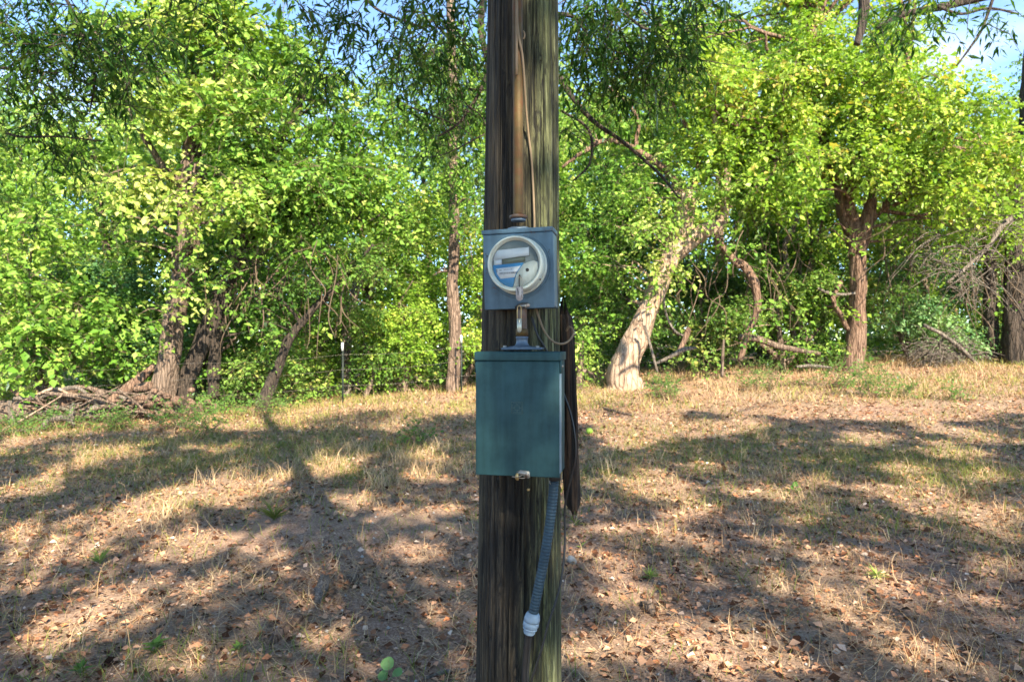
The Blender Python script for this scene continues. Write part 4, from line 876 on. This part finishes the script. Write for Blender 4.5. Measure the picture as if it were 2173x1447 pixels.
# ============================================================ the pole
PX = lambda z: .0223+(z-.53)*.0052
def PR(z):
    z = np.asarray(z, float); return np.where(z < 2.75, .1345-(z-.53)*.0112, .1096-(z-2.75)*.004)
PY = 2.155
pole = thing('utility_pole', 'weathered greenish wooden utility pole standing in the middle of the clearing', 'pole', (PX(0), PY, float(gz(0, PY))))
nA = 220; zz = np.concatenate([np.arange(-.35, .45, .04), np.arange(.45, 2.8, .009), np.arange(2.8, 9.2, .06)])
th = np.linspace(0, 2*PI, nA, endpoint=False)    # th measured from the camera side, growing to the right
TH, Z = np.meshgrid(th, zz); r = PR(Z)*np.ones_like(TH)
arc = TH*.12
seam = np.minimum(TH, 2*PI-TH)
cc, ss = np.cos(TH)*6, np.sin(TH)*6
r = r+.0032*(fbm(cc*.8, ss*.8, Z*1.2, 3)-.44)*2
r = r+.0016*(fbm(cc*4.5, ss*4.5, Z*1.1+8, 3)-.44)*2
rid = fbm(cc*9, ss*9, Z*.9+3, 2); r = r-.0030*np.clip((.30-rid)*9, 0, 1)
dark = np.zeros_like(r)
def sgn(t): return (t+PI) % (2*PI)-PI
A = sgn(TH)
def crack(a0, z0, z1, w=.010, dep=.008, wob=.05):
    global r, dark
    ac = a0+wob*(vn(Z*2.3, a0*9, 1)-.5)+.02*(vn(Z*11, a0*5, 2)-.5); d = np.abs(sgn(A-ac)); ww = w*(.4+.9*vn(Z*5, a0*3, 4))
    k = np.exp(-(d/ww)**2)*np.clip((Z-z0)/.06, 0, 1)*np.clip((z1-Z)/.06, 0, 1); r = r-dep*k; dark = np.maximum(dark, np.clip(k*1.3-.25, 0, 1))
# the wide check in which the upper half's left and right faces part
crack(-.62, 1.9, 3.6, .014, .010); crack(.30, 1.7, 2.65, .014, .012); crack(.62, 1.75, 2.35, .016, .010); crack(.85, .6, 2.0, .014, .009); crack(-.30, .5, 1.2, .012, .008); crack(.12, .45, 1.2, .016, .009)
crack(.55, .45, 1.15, .020, .012); crack(.72, .45, 1.0, .016, .010); crack(-.8, .5, 1.5, .013, .007); crack(.98, 1.9, 2.7, .014, .008); crack(-.15, .9, 1.25, .02, .012)
for q in range(110): crack(rng.uniform(-PI, PI), *(lambda a: (a, a+.15+rng.random()*.7))(rng.uniform(.3, 8 if q % 3 == 0 else 2.7)), w=.007+.006*rng.random(), dep=.003+.004*rng.random())
# rotted hollow below the lower box
zc, ac = 1.12, -.02
for q in range(34):
    a0 = ac+rng.normal()*.22; z0 = zc-.10+rng.normal()*.10; ll = .05+.12*rng.random()
    k = np.exp(-(sgn(A-a0)/(.035+.03*rng.random()))**2-((Z-z0)/ll)**2); r = r-.010*k; dark = np.maximum(dark, np.clip(k*1.25-.2, 0, 1)*.92)
for a0, z0, s_ in [(.42, 2.26, .02), (-.45, .86, .013), (-.6, 1.17, .012), (.5, 2.45, .010), (-.35, 2.35, .012), (.7, 1.5, .010), (-.75, .72, .012), (-.1, .62, .014)]:      # knots
    d = np.sqrt((sgn(A-a0)*.12)**2+((Z-z0)*.45)**2); k = np.exp(-((d-s_*.6)/(s_*.22))**2); r = r-.004*k+.004*np.exp(-(d/(s_*.9))**2); dark = np.maximum(dark, k*.75)
V = np.stack([PX(Z)+r*np.sin(TH), PY-r*np.cos(TH), Z], -1).reshape(-1, 3); m = len(zz)
i = np.arange(m-1)[:, None]*nA; j = np.arange(nA)[None]; j2 = (j+1) % nA
V = np.vstack([V, [[PX(9.2), PY, 9.2]]]); jj = np.arange(nA)
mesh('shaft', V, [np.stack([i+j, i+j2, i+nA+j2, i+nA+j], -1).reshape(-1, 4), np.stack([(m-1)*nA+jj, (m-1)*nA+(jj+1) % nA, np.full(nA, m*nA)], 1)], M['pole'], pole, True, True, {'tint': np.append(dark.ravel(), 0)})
def front(x, y, off=0.0):
    """point on (or off) the pole face seen at pixel x,y"""
    Y = PY-.1
    for _ in range(12):
        p = P(x, y, Y); rr = float(PR(p[2])); dx = p[0]-PX(p[2]); Y = PY-math.sqrt(max(rr*rr-dx*dx, (rr*.12)**2))
    p = P(x, y, Y); d = np.array([p[0]-PX(p[2]), p[1]-PY, 0]); d /= np.linalg.norm(d); return p+d*off
# split slab at the right
mb = MB(); zs = np.linspace(0, 1, 90)
L_ = spline([(1186,660),(1190,720),(1192,800),(1193,900),(1194,980),(1196,1040),(1200,1078),(1212,1090)], 90); R_ = spline([(1208,645),(1217,700),(1220,790),(1225,870),(1227,940),(1231,1000),(1232,1050),(1226,1078)], 90)
n = 28; VV = []; thh = np.linspace(0, 2*PI, n, endpoint=False); Ys = 2.17
jag = 0
for k in range(90):
    y = (L_[k][1]+R_[k][1])/2; xl, xr = L_[k][0], R_[k][0]; c = P((xl+xr)/2, y, Ys); a = (xr-xl)/2/F*Ys; b = .020
    e = min(1, (k+1)/5)*min(1, (90-k)/3)
    rr = 1+.5*(vn(np.cos(thh)*9+3, np.sin(thh)*9, c[2]*1.2)-.5)+.55*(fbm(np.cos(thh)*3.0+5, np.sin(thh)*3.0+5, c[2]*3.5, 3)-.44)+.35*(vn(np.cos(thh)*7, np.sin(thh)*7, c[2]*2.2)-.5)
    zj = .03*(vn(np.cos(thh)*4, np.sin(thh)*4, 3)-.5)*(1-e)*4
    VV.append(np.stack([c[0]+a*e*rr*np.cos(thh), c[1]+b*e*rr*np.sin(thh), c[2]+zj], 1))
VV = np.concatenate(VV); i = np.arange(89)[:, None]*n; j = np.arange(n)[None]; j2 = (j+1) % n
mesh('split_slab', VV, np.stack([i+j, i+j2, i+n+j2, i+n+j], -1).reshape(-1, 4), M['split'], pole, True, True)['label'] = 'dark broken slab split off the right side of the pole'
mb = MB(); p = front(1121, 1036, .0); tube(mb, np.array([p, p+[0, -.016, 0], p+[0, -.018, 0]]), [.0022, .0022, .0022], 10); tube(mb, np.array([p+[0, -.016, 0], p+[0, -.020, -.0002]]), [.0048, .0040], 14); mb.build('nail', M['brass'], pole, True, True)

# riser conduit
rc = thing('riser_conduit', 'rusty steel conduit running up the pole face above the meter', 'conduit', P(1100,462,1.985)); 
top = P(1098,-20,1.985); up = (top-P(1100,450,1.985)); mb = MB(); tube(mb, np.array([P(1100,466,1.985), top, top+up*4]), [.0152,.0148,.0148], 28, 60, rough=.02); mb.build('pipe', M['rust'], rc, True, True)
mb = MB(); c = P(1100,0,1.985)[0]; z0 = P(0,470,1.985)[2]
lathe(mb, [(.0,z0),(.021,z0),(.0215,z0+.003),(.0215,z0+.006),(.019,z0+.008)], 'z', 24, (c,1.985,0)); mb.build('collar', M['cast'], rc, True, True)
mb = MB(); lathe(mb, [(.015,z0+.0082),(.0265,z0+.0085),(.0265,z0+.0165),(.0165,z0+.020)], 'z', 8, (c,1.985,0)); mb.build('locknut', M['rust_pipe'], rc, True)
mb = MB(); p = P(1110,75,1.975); tube(mb, np.array([p+[0,0,.012], p+[.004,-.002,.004], p+[.004,-.002,-.006], p+[0,0,-.011]]), [.0025]*4, 8, 14); mb.build('strap_end', M['tan'], rc, True, True)

# tan cable
path = [(1096,-40,1.962),(1097,0,1.962),(1098,50,1.962),(1102,85,1.963),(1108,115,1.968),(1112,160,1.978),(1114,200,1.99),(1117,240,2.01),(1122,290,2.030),(1128,340,2.035),(1131,390,2.035),(1133,440,2.033),(1134,480,2.03),(1134,560,2.035),(1134,630,2.03),(1138,655,1.985),(1146,680,1.98),(1156,704,1.98),(1169,721,1.99),(1184,729,2.0),(1199,728,2.02),(1210,720,2.03),(1217,707,2.04),(1214,697,2.05),(1207,694,2.06),(1202,702,2.07)]
pts = np.array([P(*q) for q in path]); cb = thing('tan_cable', 'thin tan cable running down the pole face and curling out below the meter box', 'cable', pts[0])
mb = MB(); tube(mb, np.vstack([pts[0]+[0,0,3.5], pts]), .0033, 12, 260); mb.build('cable', M['tan'], cb, True, True)
bpy.data.objects.remove(cb); o = [x for x in C.objects if x.name.startswith('cable')][-1]; o.parent = None; o.location = pts[0]; o.name = 'tan_cable'; meta(o, 'thin tan cable running down the pole face and curling out below the meter box', 'cable')

# black cable at right
def cable(name, label, path, r, mat=None, seg=120):
    pts = np.array([P(*q) for q in path]); mb = MB(); tube(mb, pts, r, 10, seg); V = np.concatenate(mb.V)-pts[0]
    o = mesh(name, V, [np.concatenate(mb.Q), np.concatenate(mb.T)], mat or M['black'], smooth=True); o.location = pts[0]; return meta(o, label, 'cable')
cable('thin_black_cable', 'thin black cable bowing out past the split slab and down the right of the pole', [(1128,672,2.03),(1140,710,2.02),(1160,745,2.03),(1180,790,2.06),(1197,838,2.05),(1210,875,2.04),(1219,920,2.03),(1221,965,2.03),(1213,1010,2.04),(1203,1050,2.05),(1198,1085,2.06),(1199,1130,2.06),(1197,1180,2.05),(1190,1235,2.035),(1178,1280,2.02),(1163,1325,2.01),(1150,1375,2.005),(1137,1415,2.005),(1126,1460,2.005),(1122,1600,2.005),(1122,1900,2.005),(1122,2300,2.0)], .0034, seg=240)
cable('black_feeder_cable', 'black cable dropping from the pale fitting down the pole face', [(1123,1325,1.965),(1118,1360,1.972),(1114,1400,1.98),(1112,1450,1.985),(1112,1700,1.99),(1112,2300,1.99)], .0075)
cable('brown_feeder_cable', 'dark brown cable beside the black one below the pale fitting', [(1126,1325,1.965),(1124,1360,1.975),(1121,1400,1.985),(1119,1450,1.99),(1120,1700,1.99),(1122,2300,1.99)], .0050, M['dark'])

# flexible conduit
pts = np.array([P(1175,1021,1.955), P(1174,1045,1.955), P(1170,1085,1.952), P(1163,1135,1.95), P(1154,1190,1.95), P(1143,1245,1.95), P(1131,1303,1.955)])
fc = thing('flexible_conduit', 'ribbed blue grey flexible conduit hanging from the teal box across the pole', 'conduit', pts[0])
mb = MB(); tube(mb, pts, .0138, 28, 420, fine=lambda t, s: .13*(np.abs(((s/.0094) % 1)-.5)*2)**.6-.07); mb.build('ribbed_tube', M['flex'], fc, True, True)
q = norm(pts[-1]-pts[-2]); mb = MB()
def along(mb, p0, d, prof, n=28):
    P_ = np.array([p0+d*h for h, r_ in prof]); tube(mb, P_, [r_ for h, r_ in prof], n)
e = pts[-1]
along(mb, e, q, [(-.006,.0135),(-.004,.0172),(.002,.0205),(.012,.0228),(.020,.0228)], 30); mb.build('dome_nut', M['fitting'], fc, True, False)
mb = MB(); along(mb, e, q, [(.0204,.0232),(.036,.0228),(.0385,.020)], 8); mb.build('hex_nut', M['fitting'], fc, True, False)
mb = MB(); along(mb, e, q, [(.0388,.0190),(.041,.0205),(.0436,.0205),(.045,.0165),(.048,.0175),(.050,.0160),(.053,.0172),(.056,.0155),(.058,.0150)], 26); mb.build('threaded_end', M['fitting'], fc, True, True)
mb = MB(); p = pts[0]; tube(mb, np.array([p+[-.006,0,.03], p+[-.005,0,-.006]]), .0035, 8); tube(mb, np.array([p+[.004,.002,.03], p+[.005,0,-.006]]), .0035, 8); tube(mb, np.array([p+[0,.006,.03], p+[0,.004,-.004]]), .0045, 8); mb.build('conductors', M['black'], fc, True, True)['kind'] = 'stuff'
mb = MB(); tube(mb, np.array([p+[-.013,-.009,.012], p+[-.0125,-.011,0], p+[-.010,-.0125,-.006]]), [.0008,.0012,.0008], 6); mb.build('metal_strip', M['zinc'], fc, True, True)

# ============================================================ lower teal box (disconnect)
YAW = -R(11.5)
W, H, D = .240, .3450, .125
bl = P(1097.2, 878.5, 1.895); lb = thing('breaker_box', 'teal green steel breaker box on the pole with a hooded top and latched door', 'electrical box', bl, (0, 0, YAW))
w = W/2; zt = H/2; zb = -H/2
mb = MB(); box(mb, -w+.004, w-.003, .020, D, zb+.004, zt-.003, .002); mb.build('enclosure', M['box_teal'], lb)
mb = MB(); box(mb, -w+.0015, w-.0015, 0, .0195, zb, zt-.0255, .0022); d = mb.build('door', M['box_teal'], lb)
mb = MB(); box(mb, w-.0016, w+.0008, .0, .032, zb+.012, zt-.06, .0006); x = mb.build('door_flange', M['box_side_lit'], None); x.parent = d
mb = MB(); box(mb, -w-.001, w+.0015, -.0065, D-.001, zt-.0245, zt, .0025)
prism(mb, [(-w-.0012, zt-.024), (-w-.0012, zt-.058), (-w+.0004, zt-.058), (-w+.0004, zt-.024)], .002, .045)
prism(mb, [(w-.0004, zt-.024), (w-.0004, zt-.058), (w+.0016, zt-.058), (w+.0016, zt-.024)], .002, .045)
mb.build('hood', M['box_teal'], lb)
mb = MB(); s_ = .0165; z0 = .0175
def frame(mb, s_, t, z0, x0=0, y0=-.0009, y1=.0004):
    for a, b, c_, e_ in ((-s_, s_, s_-t, s_), (-s_, s_, -s_, -s_+t), (-s_, -s_+t, -s_+t, s_-t), (s_-t, s_, -s_+t, s_-t)): box(mb, x0+a, x0+b, y0, y1, z0+c_, z0+e_)
frame(mb, .0165, .0012, z0); frame(mb, .0125, .0009, z0); frame(mb, .0068, .0012, z0)
box(mb, -.0010, .0010, -.0007, .0004, z0+.0070, z0+.0112); box(mb, -.0010, .0010, -.0007, .0004, z0-.0112, z0-.0070); box(mb, -.0112, -.0070, -.0007, .0004, z0-.001, z0+.001); box(mb, .0070, .0112, -.0007, .0004, z0-.001, z0+.001)
M['emblem'] = paint('emblem_enamel', (.055,.10,.095), .4, .1); mb.build('square_emblem', M['emblem'], d)
mb = MB(); prism(mb, [(.004,zb+.012),(.010,zb+.018),(.034,zb+.016),(.0365,zb+.013),(.0365,zb-.001),(.033,zb-.004),(.024,zb-.003),(.018,zb+.003),(.006,zb+.004),(.000,zb+.008)], -.0032, -.0006); ha = mb.build('hasp', M['zinc'], lb)
mb = MB(); lathe(mb, [(.0046,-.0035),(.0044,-.0050),(.0030,-.0063),(.0003,-.0068)], 'y', 20, (.0300,0,zb+.007)); mb.build('rivet', M['wire'], ha, smooth=True)
mb = MB(); prism(mb, [(-.004,zb+.002),(-.001,zb+.010),(.0045,zb+.010),(.006,zb+.002),(.005,zb-.004),(.006,zb-.009),(.001,zb-.010),(-.0035,zb-.006)], -.0075, -.0050); mb.build('seal', M['brass'], ha)
mb = MB()
tube(mb, np.array([[-.012,-.004,zb+.001],[-.004,-.0085,zb+.0005],[.006,-.0085,zb+.0005],[.016,-.004,zb+.005]]), .0008, 6, 20); tube(mb, np.array([[-.014,-.003,zb-.001],[.0,-.0048,zb-.003],[.018,-.002,zb-.004],[.026,0,zb-.001]]), .0008, 6, 20)
tube(mb, np.array([[.0,-.004,zb+.013],[.012,-.006,zb+.019]]), .0007, 6); mb.build('seal_wire', M['wire'], ha, smooth=True)
mb = MB(); tube(mb, np.array([[w+.001,.03,zt-.040],[w+.006,.03,zt-.040]]), [.0045,.003], 12); tube(mb, np.array([[-w-.001,.03,zt-.040],[-w-.006,.03,zt-.040]]), [.0045,.003], 12); mb.build('hood_screws', M['zinc'], lb)
mb = MB(); lathe(mb, [(.0,-.018),(.017,-.018),(.017,0.0035)], 'z', 20, (w-.022, .055, zb)); mb.build('bottom_knockout', M['dark'], lb, smooth=True)
# hub plate on top with bolts
hb = thing('conduit_nipple', 'short rusty pipe with a bolted grey hub joining the two boxes', 'pipe', P(1108,742,1.96), (0, 0, YAW))
mb = MB(); prism(mb, [(-.052,0),(.058,0),(.060,.004),(.058,.0065),(.034,.0075),(.030,.010),(-.026,.010),(-.032,.0075),(-.050,.0065),(-.053,.004)], -.040, .030); hub = mb.build('flange_plate', M['cast'], hb)
mb = MB(); lathe(mb, [(.026,.0102),(.0205,.0125),(.0175,.018),(.0165,.024),(.0165,.032),(.0178,.033),(.0178,.037),(.0155,.038)], 'z', 32, (0,-.002,0)); mb.build('hub_collar', M['cast'], hb, smooth=True)
for sx in (-.044, .050):
    mb = MB(); lathe(mb, [(.0055,.0067),(.0055,.0105),(.0035,.0125),(.0003,.0128)], 'z', 6, (sx,-.032,0)); mb.build('bolt', M['zinc'], hub)
mb = MB(); tube(mb, np.array([[0,-.002,.0375],[0,-.002,.075],[-.001,-.002,.130]]), .0150, 28, 24, rough=.02); mb.build('pipe', M['rust_pipe'], hb, smooth=True)
mb = MB(); lathe(mb, [(.0155,.040),(.0178,.041),(.0178,.058),(.0155,.060)], 'z', 30, (0,-.002,0)); mb.build('rusty_band', M['rust'], hb, smooth=True)

# ============================================================ meter socket box
W, H, D = .2035, .2280, .095
ub = thing('meter_box', 'blue grey steel meter socket box mounted above the teal box', 'electrical box', P(1099.5, 570, 1.945), (0, -R(1.4), YAW))
w = W/2; zt = H/2; zb = -H/2
mb = MB(); box(mb, -w+.003, w-.002, .016, D, zb+.002, zt-.003, .0018); mb.build('enclosure', M['box_blue'], ub)
mb = MB(); box(mb, -w+.001, w-.001, 0, .0155, zb, zt-.013, .0016); cv = mb.build('cover', M['box_blue'], ub)
mb = MB(); box(mb, w-.0012, w+.0008, .004, .05, zb+.004, zt-.018, .0006); x = mb.build('side_flange', M['box_side_lit'], ub)
mb = MB(); box(mb, -w-.0025, w+.0015, -.0045, D-.004, zt-.0125, zt, .0016); mb.build('top_cap', M['box_blue'], ub)
mb = MB(); prism(mb, [(-.034,zt+.0005),(.030,zt+.0005),(.028,zt+.006),(.016,zt+.009),(-.020,zt+.009),(-.031,zt+.006)], .018, .085); mb.build('hub_plate', M['cast'], ub)
RC = (.004, .006)   # ring centre in the face
mb = MB(); lathe(mb, [(.0925,.0),(.0915,-.0016),(.088,-.0022),(.0865,-.0006),(.0845,-.0020),(.083,-.0030),(.081,-.003)], 'y', 72, (RC[0],0,RC[1])); mb.build('raised_rim', M['box_blue'], cv, smooth=True)
for cx_, cz_ in ((-w+.012, .040), (w-.014, .043)):
    for dx_, dz_, rr_ in ((0, 0, .0026), (-.0035, .0055, .0014), (-.003, -.005, .0013)):
        mb = MB(); lathe(mb, [(rr_,-.0004),(rr_*.9,-.0012),(.0002,-.0014)], 'y', 14, (cx_+dx_*(1 if cx_ < 0 else -1), 0, cz_+dz_)); mb.build('rivet', M['dark'], cv)
mb = MB(); prism(mb, [(-.004,zb+.010),(.004,zb+.014),(.028,zb+.014),(.033,zb+.010),(.031,zb+.004),(.020,zb+.001),(-.006,zb+.001)], -.0035, -.0008); la = mb.build('latch', M['zinc'], ub)
mb = MB(); lathe(mb, [(.0048,-.0036),(.0046,-.0052),(.003,-.0062),(.0003,-.0064)], 'y', 20, (.0265,0,zb+.0085)); mb.build('rivet', M['wire'], la, smooth=True)
mb = MB(); box(mb, -.010, .017, -.0075, -.0040, zb+.0030, zb+.0055); box(mb, -.010, .017, -.0075, -.0040, zb-.0005, zb+.0015); box(mb, -.010, -.0075, -.0075, -.0040, zb+.0016, zb+.0029); box(mb, .0145, .017, -.0075, -.0040, zb+.0016, zb+.0029); mb.build('staple', M['dark'], la)
mb = MB(); tube(mb, np.array([[-.010,-.0035,zb+.006],[.0,-.005,zb+.0125],[.014,-.005,zb+.0158],[.028,-.0045,zb+.0155]]), .0009, 6, 20); mb.build('edge_wire', M['dark'], la)

# ---- the meter itself
mt = thing('electric_meter', 'round cream rimmed electric meter with a blue and white label in the socket box', 'meter', P(1099.5, 570, 1.945), (0, -R(1.4), YAW))
cx_, cz_ = RC
mb = MB(); lathe(mb, [(.0805,-.0035),(.0815,-.008),(.0815,-.016),(.0800,-.020),(.0775,-.021)], 'y', 80, (cx_,0,cz_)); mb.build('base_ring', M['cream'], mt, smooth=True)
mb = MB(); lathe(mb, [(.0770,-.0212),(.0768,-.034),(.0764,-.048),(.0760,-.052)], 'y', 80, (cx_,0,cz_)); mb.build('body', M['cream'], mt, smooth=True)
mb = MB(); lathe(mb, [(.0762,-.0522),(.0778,-.056),(.0780,-.063),(.0765,-.070),(.0750,-.0736),(.0732,-.0748),(.0713,-.0738),(.0700,-.0700),(.0688,-.0660),(.0675,-.0650),(.0662,-.0625),(.0650,-.0560)], 'y', 96, (cx_,0,cz_)); mb.build('front_ring', M['cream'], mt, smooth=True)
FY = -.0570
def disc(r, n=64, x0=None, keep=None): return [(cx_+r*math.cos(a), cz_+r*math.sin(a)) for a in np.linspace(0, 2*PI, n, endpoint=False)]
mb = MB(); prism(mb, disc(.0650), FY, FY+.003); face = mb.build('face', M['shade_grey'], mt)
def clip_poly(pts, r=.0645):
    out = []
    for x, z in pts:
        l = math.hypot(x, z)
        if l > r: x, z = x*r/l, z*r/l
        out.append((cx_+x, cz_+z))
    return out
def dens(pts, k=10):
    o = []
    for a, b in zip(pts, pts[1:]+pts[:1]):
        for t in range(k): o.append((a[0]+(b[0]-a[0])*t/k, a[1]+(b[1]-a[1])*t/k))
    return o
# scale inside face: photo px -> local (ring centre 1093,553 ; 1 px ~ .00130 m)
def F2(x, y): return ((x-1092.0)*.00134, (551.5-y)*.00134)
blue = [F2(1040,552),F2(1109,549),F2(1100,565),F2(1090,578),F2(1086,598),F2(1070,600),F2(1056,590),F2(1044,572)]
mb = MB(); prism(mb, clip_poly(dens(blue)), FY-.0012, FY-.0001); lbx = mb.build('blue_label', M['label_blue'], mt)
wh = [F2(1050.5,559),F2(1103,555.5),F2(1094,568),F2(1089,578.5),F2(1060,580.5),F2(1053,571)]
mb = MB(); prism(mb, clip_poly(dens(wh)), FY-.0020, FY-.0013); mb.build('white_panel', M['label_white'], lbx)
def text(body, x, y, size, mat, parent, yy, bold=0.0, tilt=0.03):
    cu = bpy.data.curves.new('lettering', 'FONT'); cu.body = body; cu.size = size; cu.extrude = .0001; cu.offset = bold
    ob = bpy.data.objects.new('tmp', cu); C.objects.link(ob); dg = bpy.context.evaluated_depsgraph_get(); me = bpy.data.meshes.new_from_object(ob.evaluated_get(dg)); bpy.data.objects.remove(ob)
    me.materials.clear(); me.materials.append(mat); o = bpy.data.objects.new('lettering', me); C.objects.link(o); o.parent = parent
    fx_, fz_ = F2(x, y); o.location = (cx_+fx_, yy, cz_+fz_); o.rotation_euler = (R(90), -tilt, 0); return o
text('iwk', 1058, 563.8, .0042, M['print'], lbx, FY-.0022, .00018); text('(HV1/215-190', 1067, 563.4, .0042, M['print'], lbx, FY-.0022)
text('CLASS 200 WATTHOUR METER', 1055, 556.9, .0020, M['print'], lbx, FY-.0014); text('240V 3W 60Hz', 1060, 573.5, .0018, M['print'], lbx, FY-.0022); text('CL200', 1072, 591.5, .0024, M['print'], lbx, FY-.0014)
mb = MB(); x = 1058.0
while x < 1098:
    wd = rng.choice([.35, .6, .9]); a, b = F2(x, 566.5+(1098-x)*.02), F2(x+wd, 570.6+(1098-x)*.02); box(mb, cx_+a[0], cx_+b[0], FY-.0023, FY-.00205, cz_+b[1], cz_+a[1]); x += wd+rng.choice([.4, .7])
mb.build('barcode', M['print'], lbx)['kind'] = 'stuff'
mb = MB(); a, b = F2(1051.5, 561), F2(1054.5, 571); lathe(mb, [(.0018,0),(.0012,-.0002),(.0009,-.0002)], 'y', 16, (cx_+a[0]+.001, FY-.0021, cz_+a[1]-.001)); lathe(mb, [(.0018,0),(.0012,-.0002),(.0009,-.0002)], 'y', 16, (cx_+a[0]+.0012, FY-.0021, cz_+a[1]-.0055)); mb.build('approval_marks', M['print'], lbx)['kind'] = 'stuff'
mb = MB(); prism(mb, clip_poly(dens([F2(1064,537),F2(1113,534),F2(1113,547.5),F2(1064,550.5)], 3)), FY-.0015, FY-.0001); mb.build('display', M['lcd'], mt)
mb = MB(); prism(mb, clip_poly(dens([F2(1046.5,540.0),F2(1063,539),F2(1063,550.8),F2(1046.5,551.5)], 3)), FY-.0016, FY-.0001); mb.build('display_surround', M['flap'], mt)
mb = MB(); fl = [F2(1045.5,541.5),F2(1045.0,526)]
for k in range(14): fl.append(F2(1047+k*5.3, 521.5-k*.28+(.9 if k % 2 else 0)))
fl += [F2(1121.5,517.5),F2(1121.5,535)]; prism(mb, clip_poly(fl), FY-.0045, FY-.0030); mb.build('frosted_strip', M['flap'], mt)
cres = [F2(1130,546),F2(1118,548.5),F2(1108,553),F2(1100,563),F2(1093,575),F2(1089,590),F2(1084,606),F2(1105,612),F2(1130,600),F2(1142,575),F2(1142,550)]
mb = MB(); prism(mb, clip_poly(dens(cres), .0647), FY-.0040, FY-.0001); crs = mb.build('cream_panel', M['cream'], mt)
mb = MB(); a = F2(1117,564.5); lathe(mb, [(.0047,-.0001),(.0047,-.0016),(.0040,-.0024),(.0002,-.0024)], 'y', 24, (cx_+a[0], FY-.0040, cz_+a[1])); mb.build('port', M['dark'], crs, smooth=True)
mb = MB(); a = F2(1101,577.5); lathe(mb, [(.0024,-.0001),(.0022,-.0022),(.0002,-.0024)], 'y', 18, (cx_+a[0], FY-.0040, cz_+a[1])); mb.build('reset_post', M['dark'], crs, smooth=True)
mb = MB(); lathe(mb, [(.0660,-.0615),(.0001,-.0630)], 'y', 64, (cx_,0,cz_)); mb.build('clear_cover', M['glass'], mt, smooth=True)
mb = MB(); a = F2(1101,574); b = F2(1102,602); tube(mb, np.array([[cx_+a[0],-.066,cz_+a[1]],[cx_+a[0]+.0003,-.074,cz_+(a[1]+b[1])/2],[cx_+b[0],-.0785,cz_+b[1]]]), .0017, 10, 14); mb.build('seal_pin', M['black'], mt, smooth=True)
mb = MB(); a = math.radians(-33)
for da in (-.03, .0):
    for hh_ in (-.030,): tube(mb, np.array([[cx_+.0778*math.cos(a+da),-.028,cz_+.0778*math.sin(a+da)],[cx_+.0782*math.cos(a+da),-.042,cz_+.0782*math.sin(a+da)]]), .0012, 6)
mb.build('ring_marks', M['rust_pipe'], mt)['kind'] = 'stuff'
# hanging tag with a wire loop
tg = thing('seal_tag', 'clear grey plastic seal tag hanging by a wire loop from the meter ring', 'tag', P(1102, 590, 1.865))
mb = MB(); c = P(1102, 597, 1.862); a = np.linspace(0, 2*PI, 33); tube(mb, np.stack([c[0]+.0105*np.sin(a), np.full(33, c[1]), c[2]+.014*np.cos(a)-.002], 1), .0006, 5, cap=False); mb.build('wire_loop', M['wire'], tg, True, True)
t0 = P(1102.2, 609, 1.860); mb = MB(); o_ = [(-.0098,.0),(.0098,.0),(.0102,-.028),(.0085,-.034),(.004,-.0375),(-.003,-.0378),(-.008,-.034),(-.0098,-.027)]; prism(mb, [(t0[0]+x, t0[2]+z) for x, z in o_], t0[1]-.0012, t0[1]+.0012); tgp = mb.build('tag_plate', M['tag'], tg, True)
mb = MB()
for k in range(9): box(mb, t0[0]+.0050+.0006*(k % 3), t0[0]+.0085, t0[1]-.0018, t0[1]-.00125, t0[2]-.004-.0032*k, t0[2]-.0025-.0032*k)
prism(mb, [(t0[0]-.006,t0[2]-.005),(t0[0]-.004,t0[2]-.004),(t0[0]-.002,t0[2]-.014),(t0[0]-.003,t0[2]-.024),(t0[0]-.0045,t0[2]-.023),(t0[0]-.004,t0[2]-.014)], t0[1]-.0018, t0[1]-.00125)
o = mb.build('tag_print', M['print'], None); o.parent = tgp; o.location = [-c_ for c_ in tg.location]; o['kind'] = 'stuff'
# small padlock seal
pk = thing('padlock', 'slim pale capsule padlock hanging below the meter box latch', 'padlock', P(1102, 665, 1.93))
mb = MB(); zt_ = 650; sh = np.array([P(1097.8,684,1.93),P(1097.6,662,1.93),P(1098.5,652,1.93),P(1102,648.5,1.93),P(1105.5,652,1.93),P(1106,662,1.93),P(1105.8,684,1.93)]); tube(mb, sh, .0011, 8, 40); mb.build('shackle', M['brass'], pk, True, True)
mb = MB(); p = P(1102,0,1.93); z1, z2 = P(0,676,1.93)[2], P(0,706,1.93)[2]; tube(mb, np.array([[p[0],1.93,z1],[p[0],1.93,z1-.001],[p[0],1.93,z2+.008],[p[0],1.93,z2+.003],[p[0],1.93,z2]]), [.0055,.0068,.0068,.005,.0015], 20); mb.build('capsule', M['vial'], pk, True, True)
print('done; verts', sum(len(o.data.vertices) for o in C.objects if o.type == 'MESH'), 'tris', sum(len(o.data.loops)-2*len(o.data.polygons) for o in C.objects if o.type == 'MESH'))
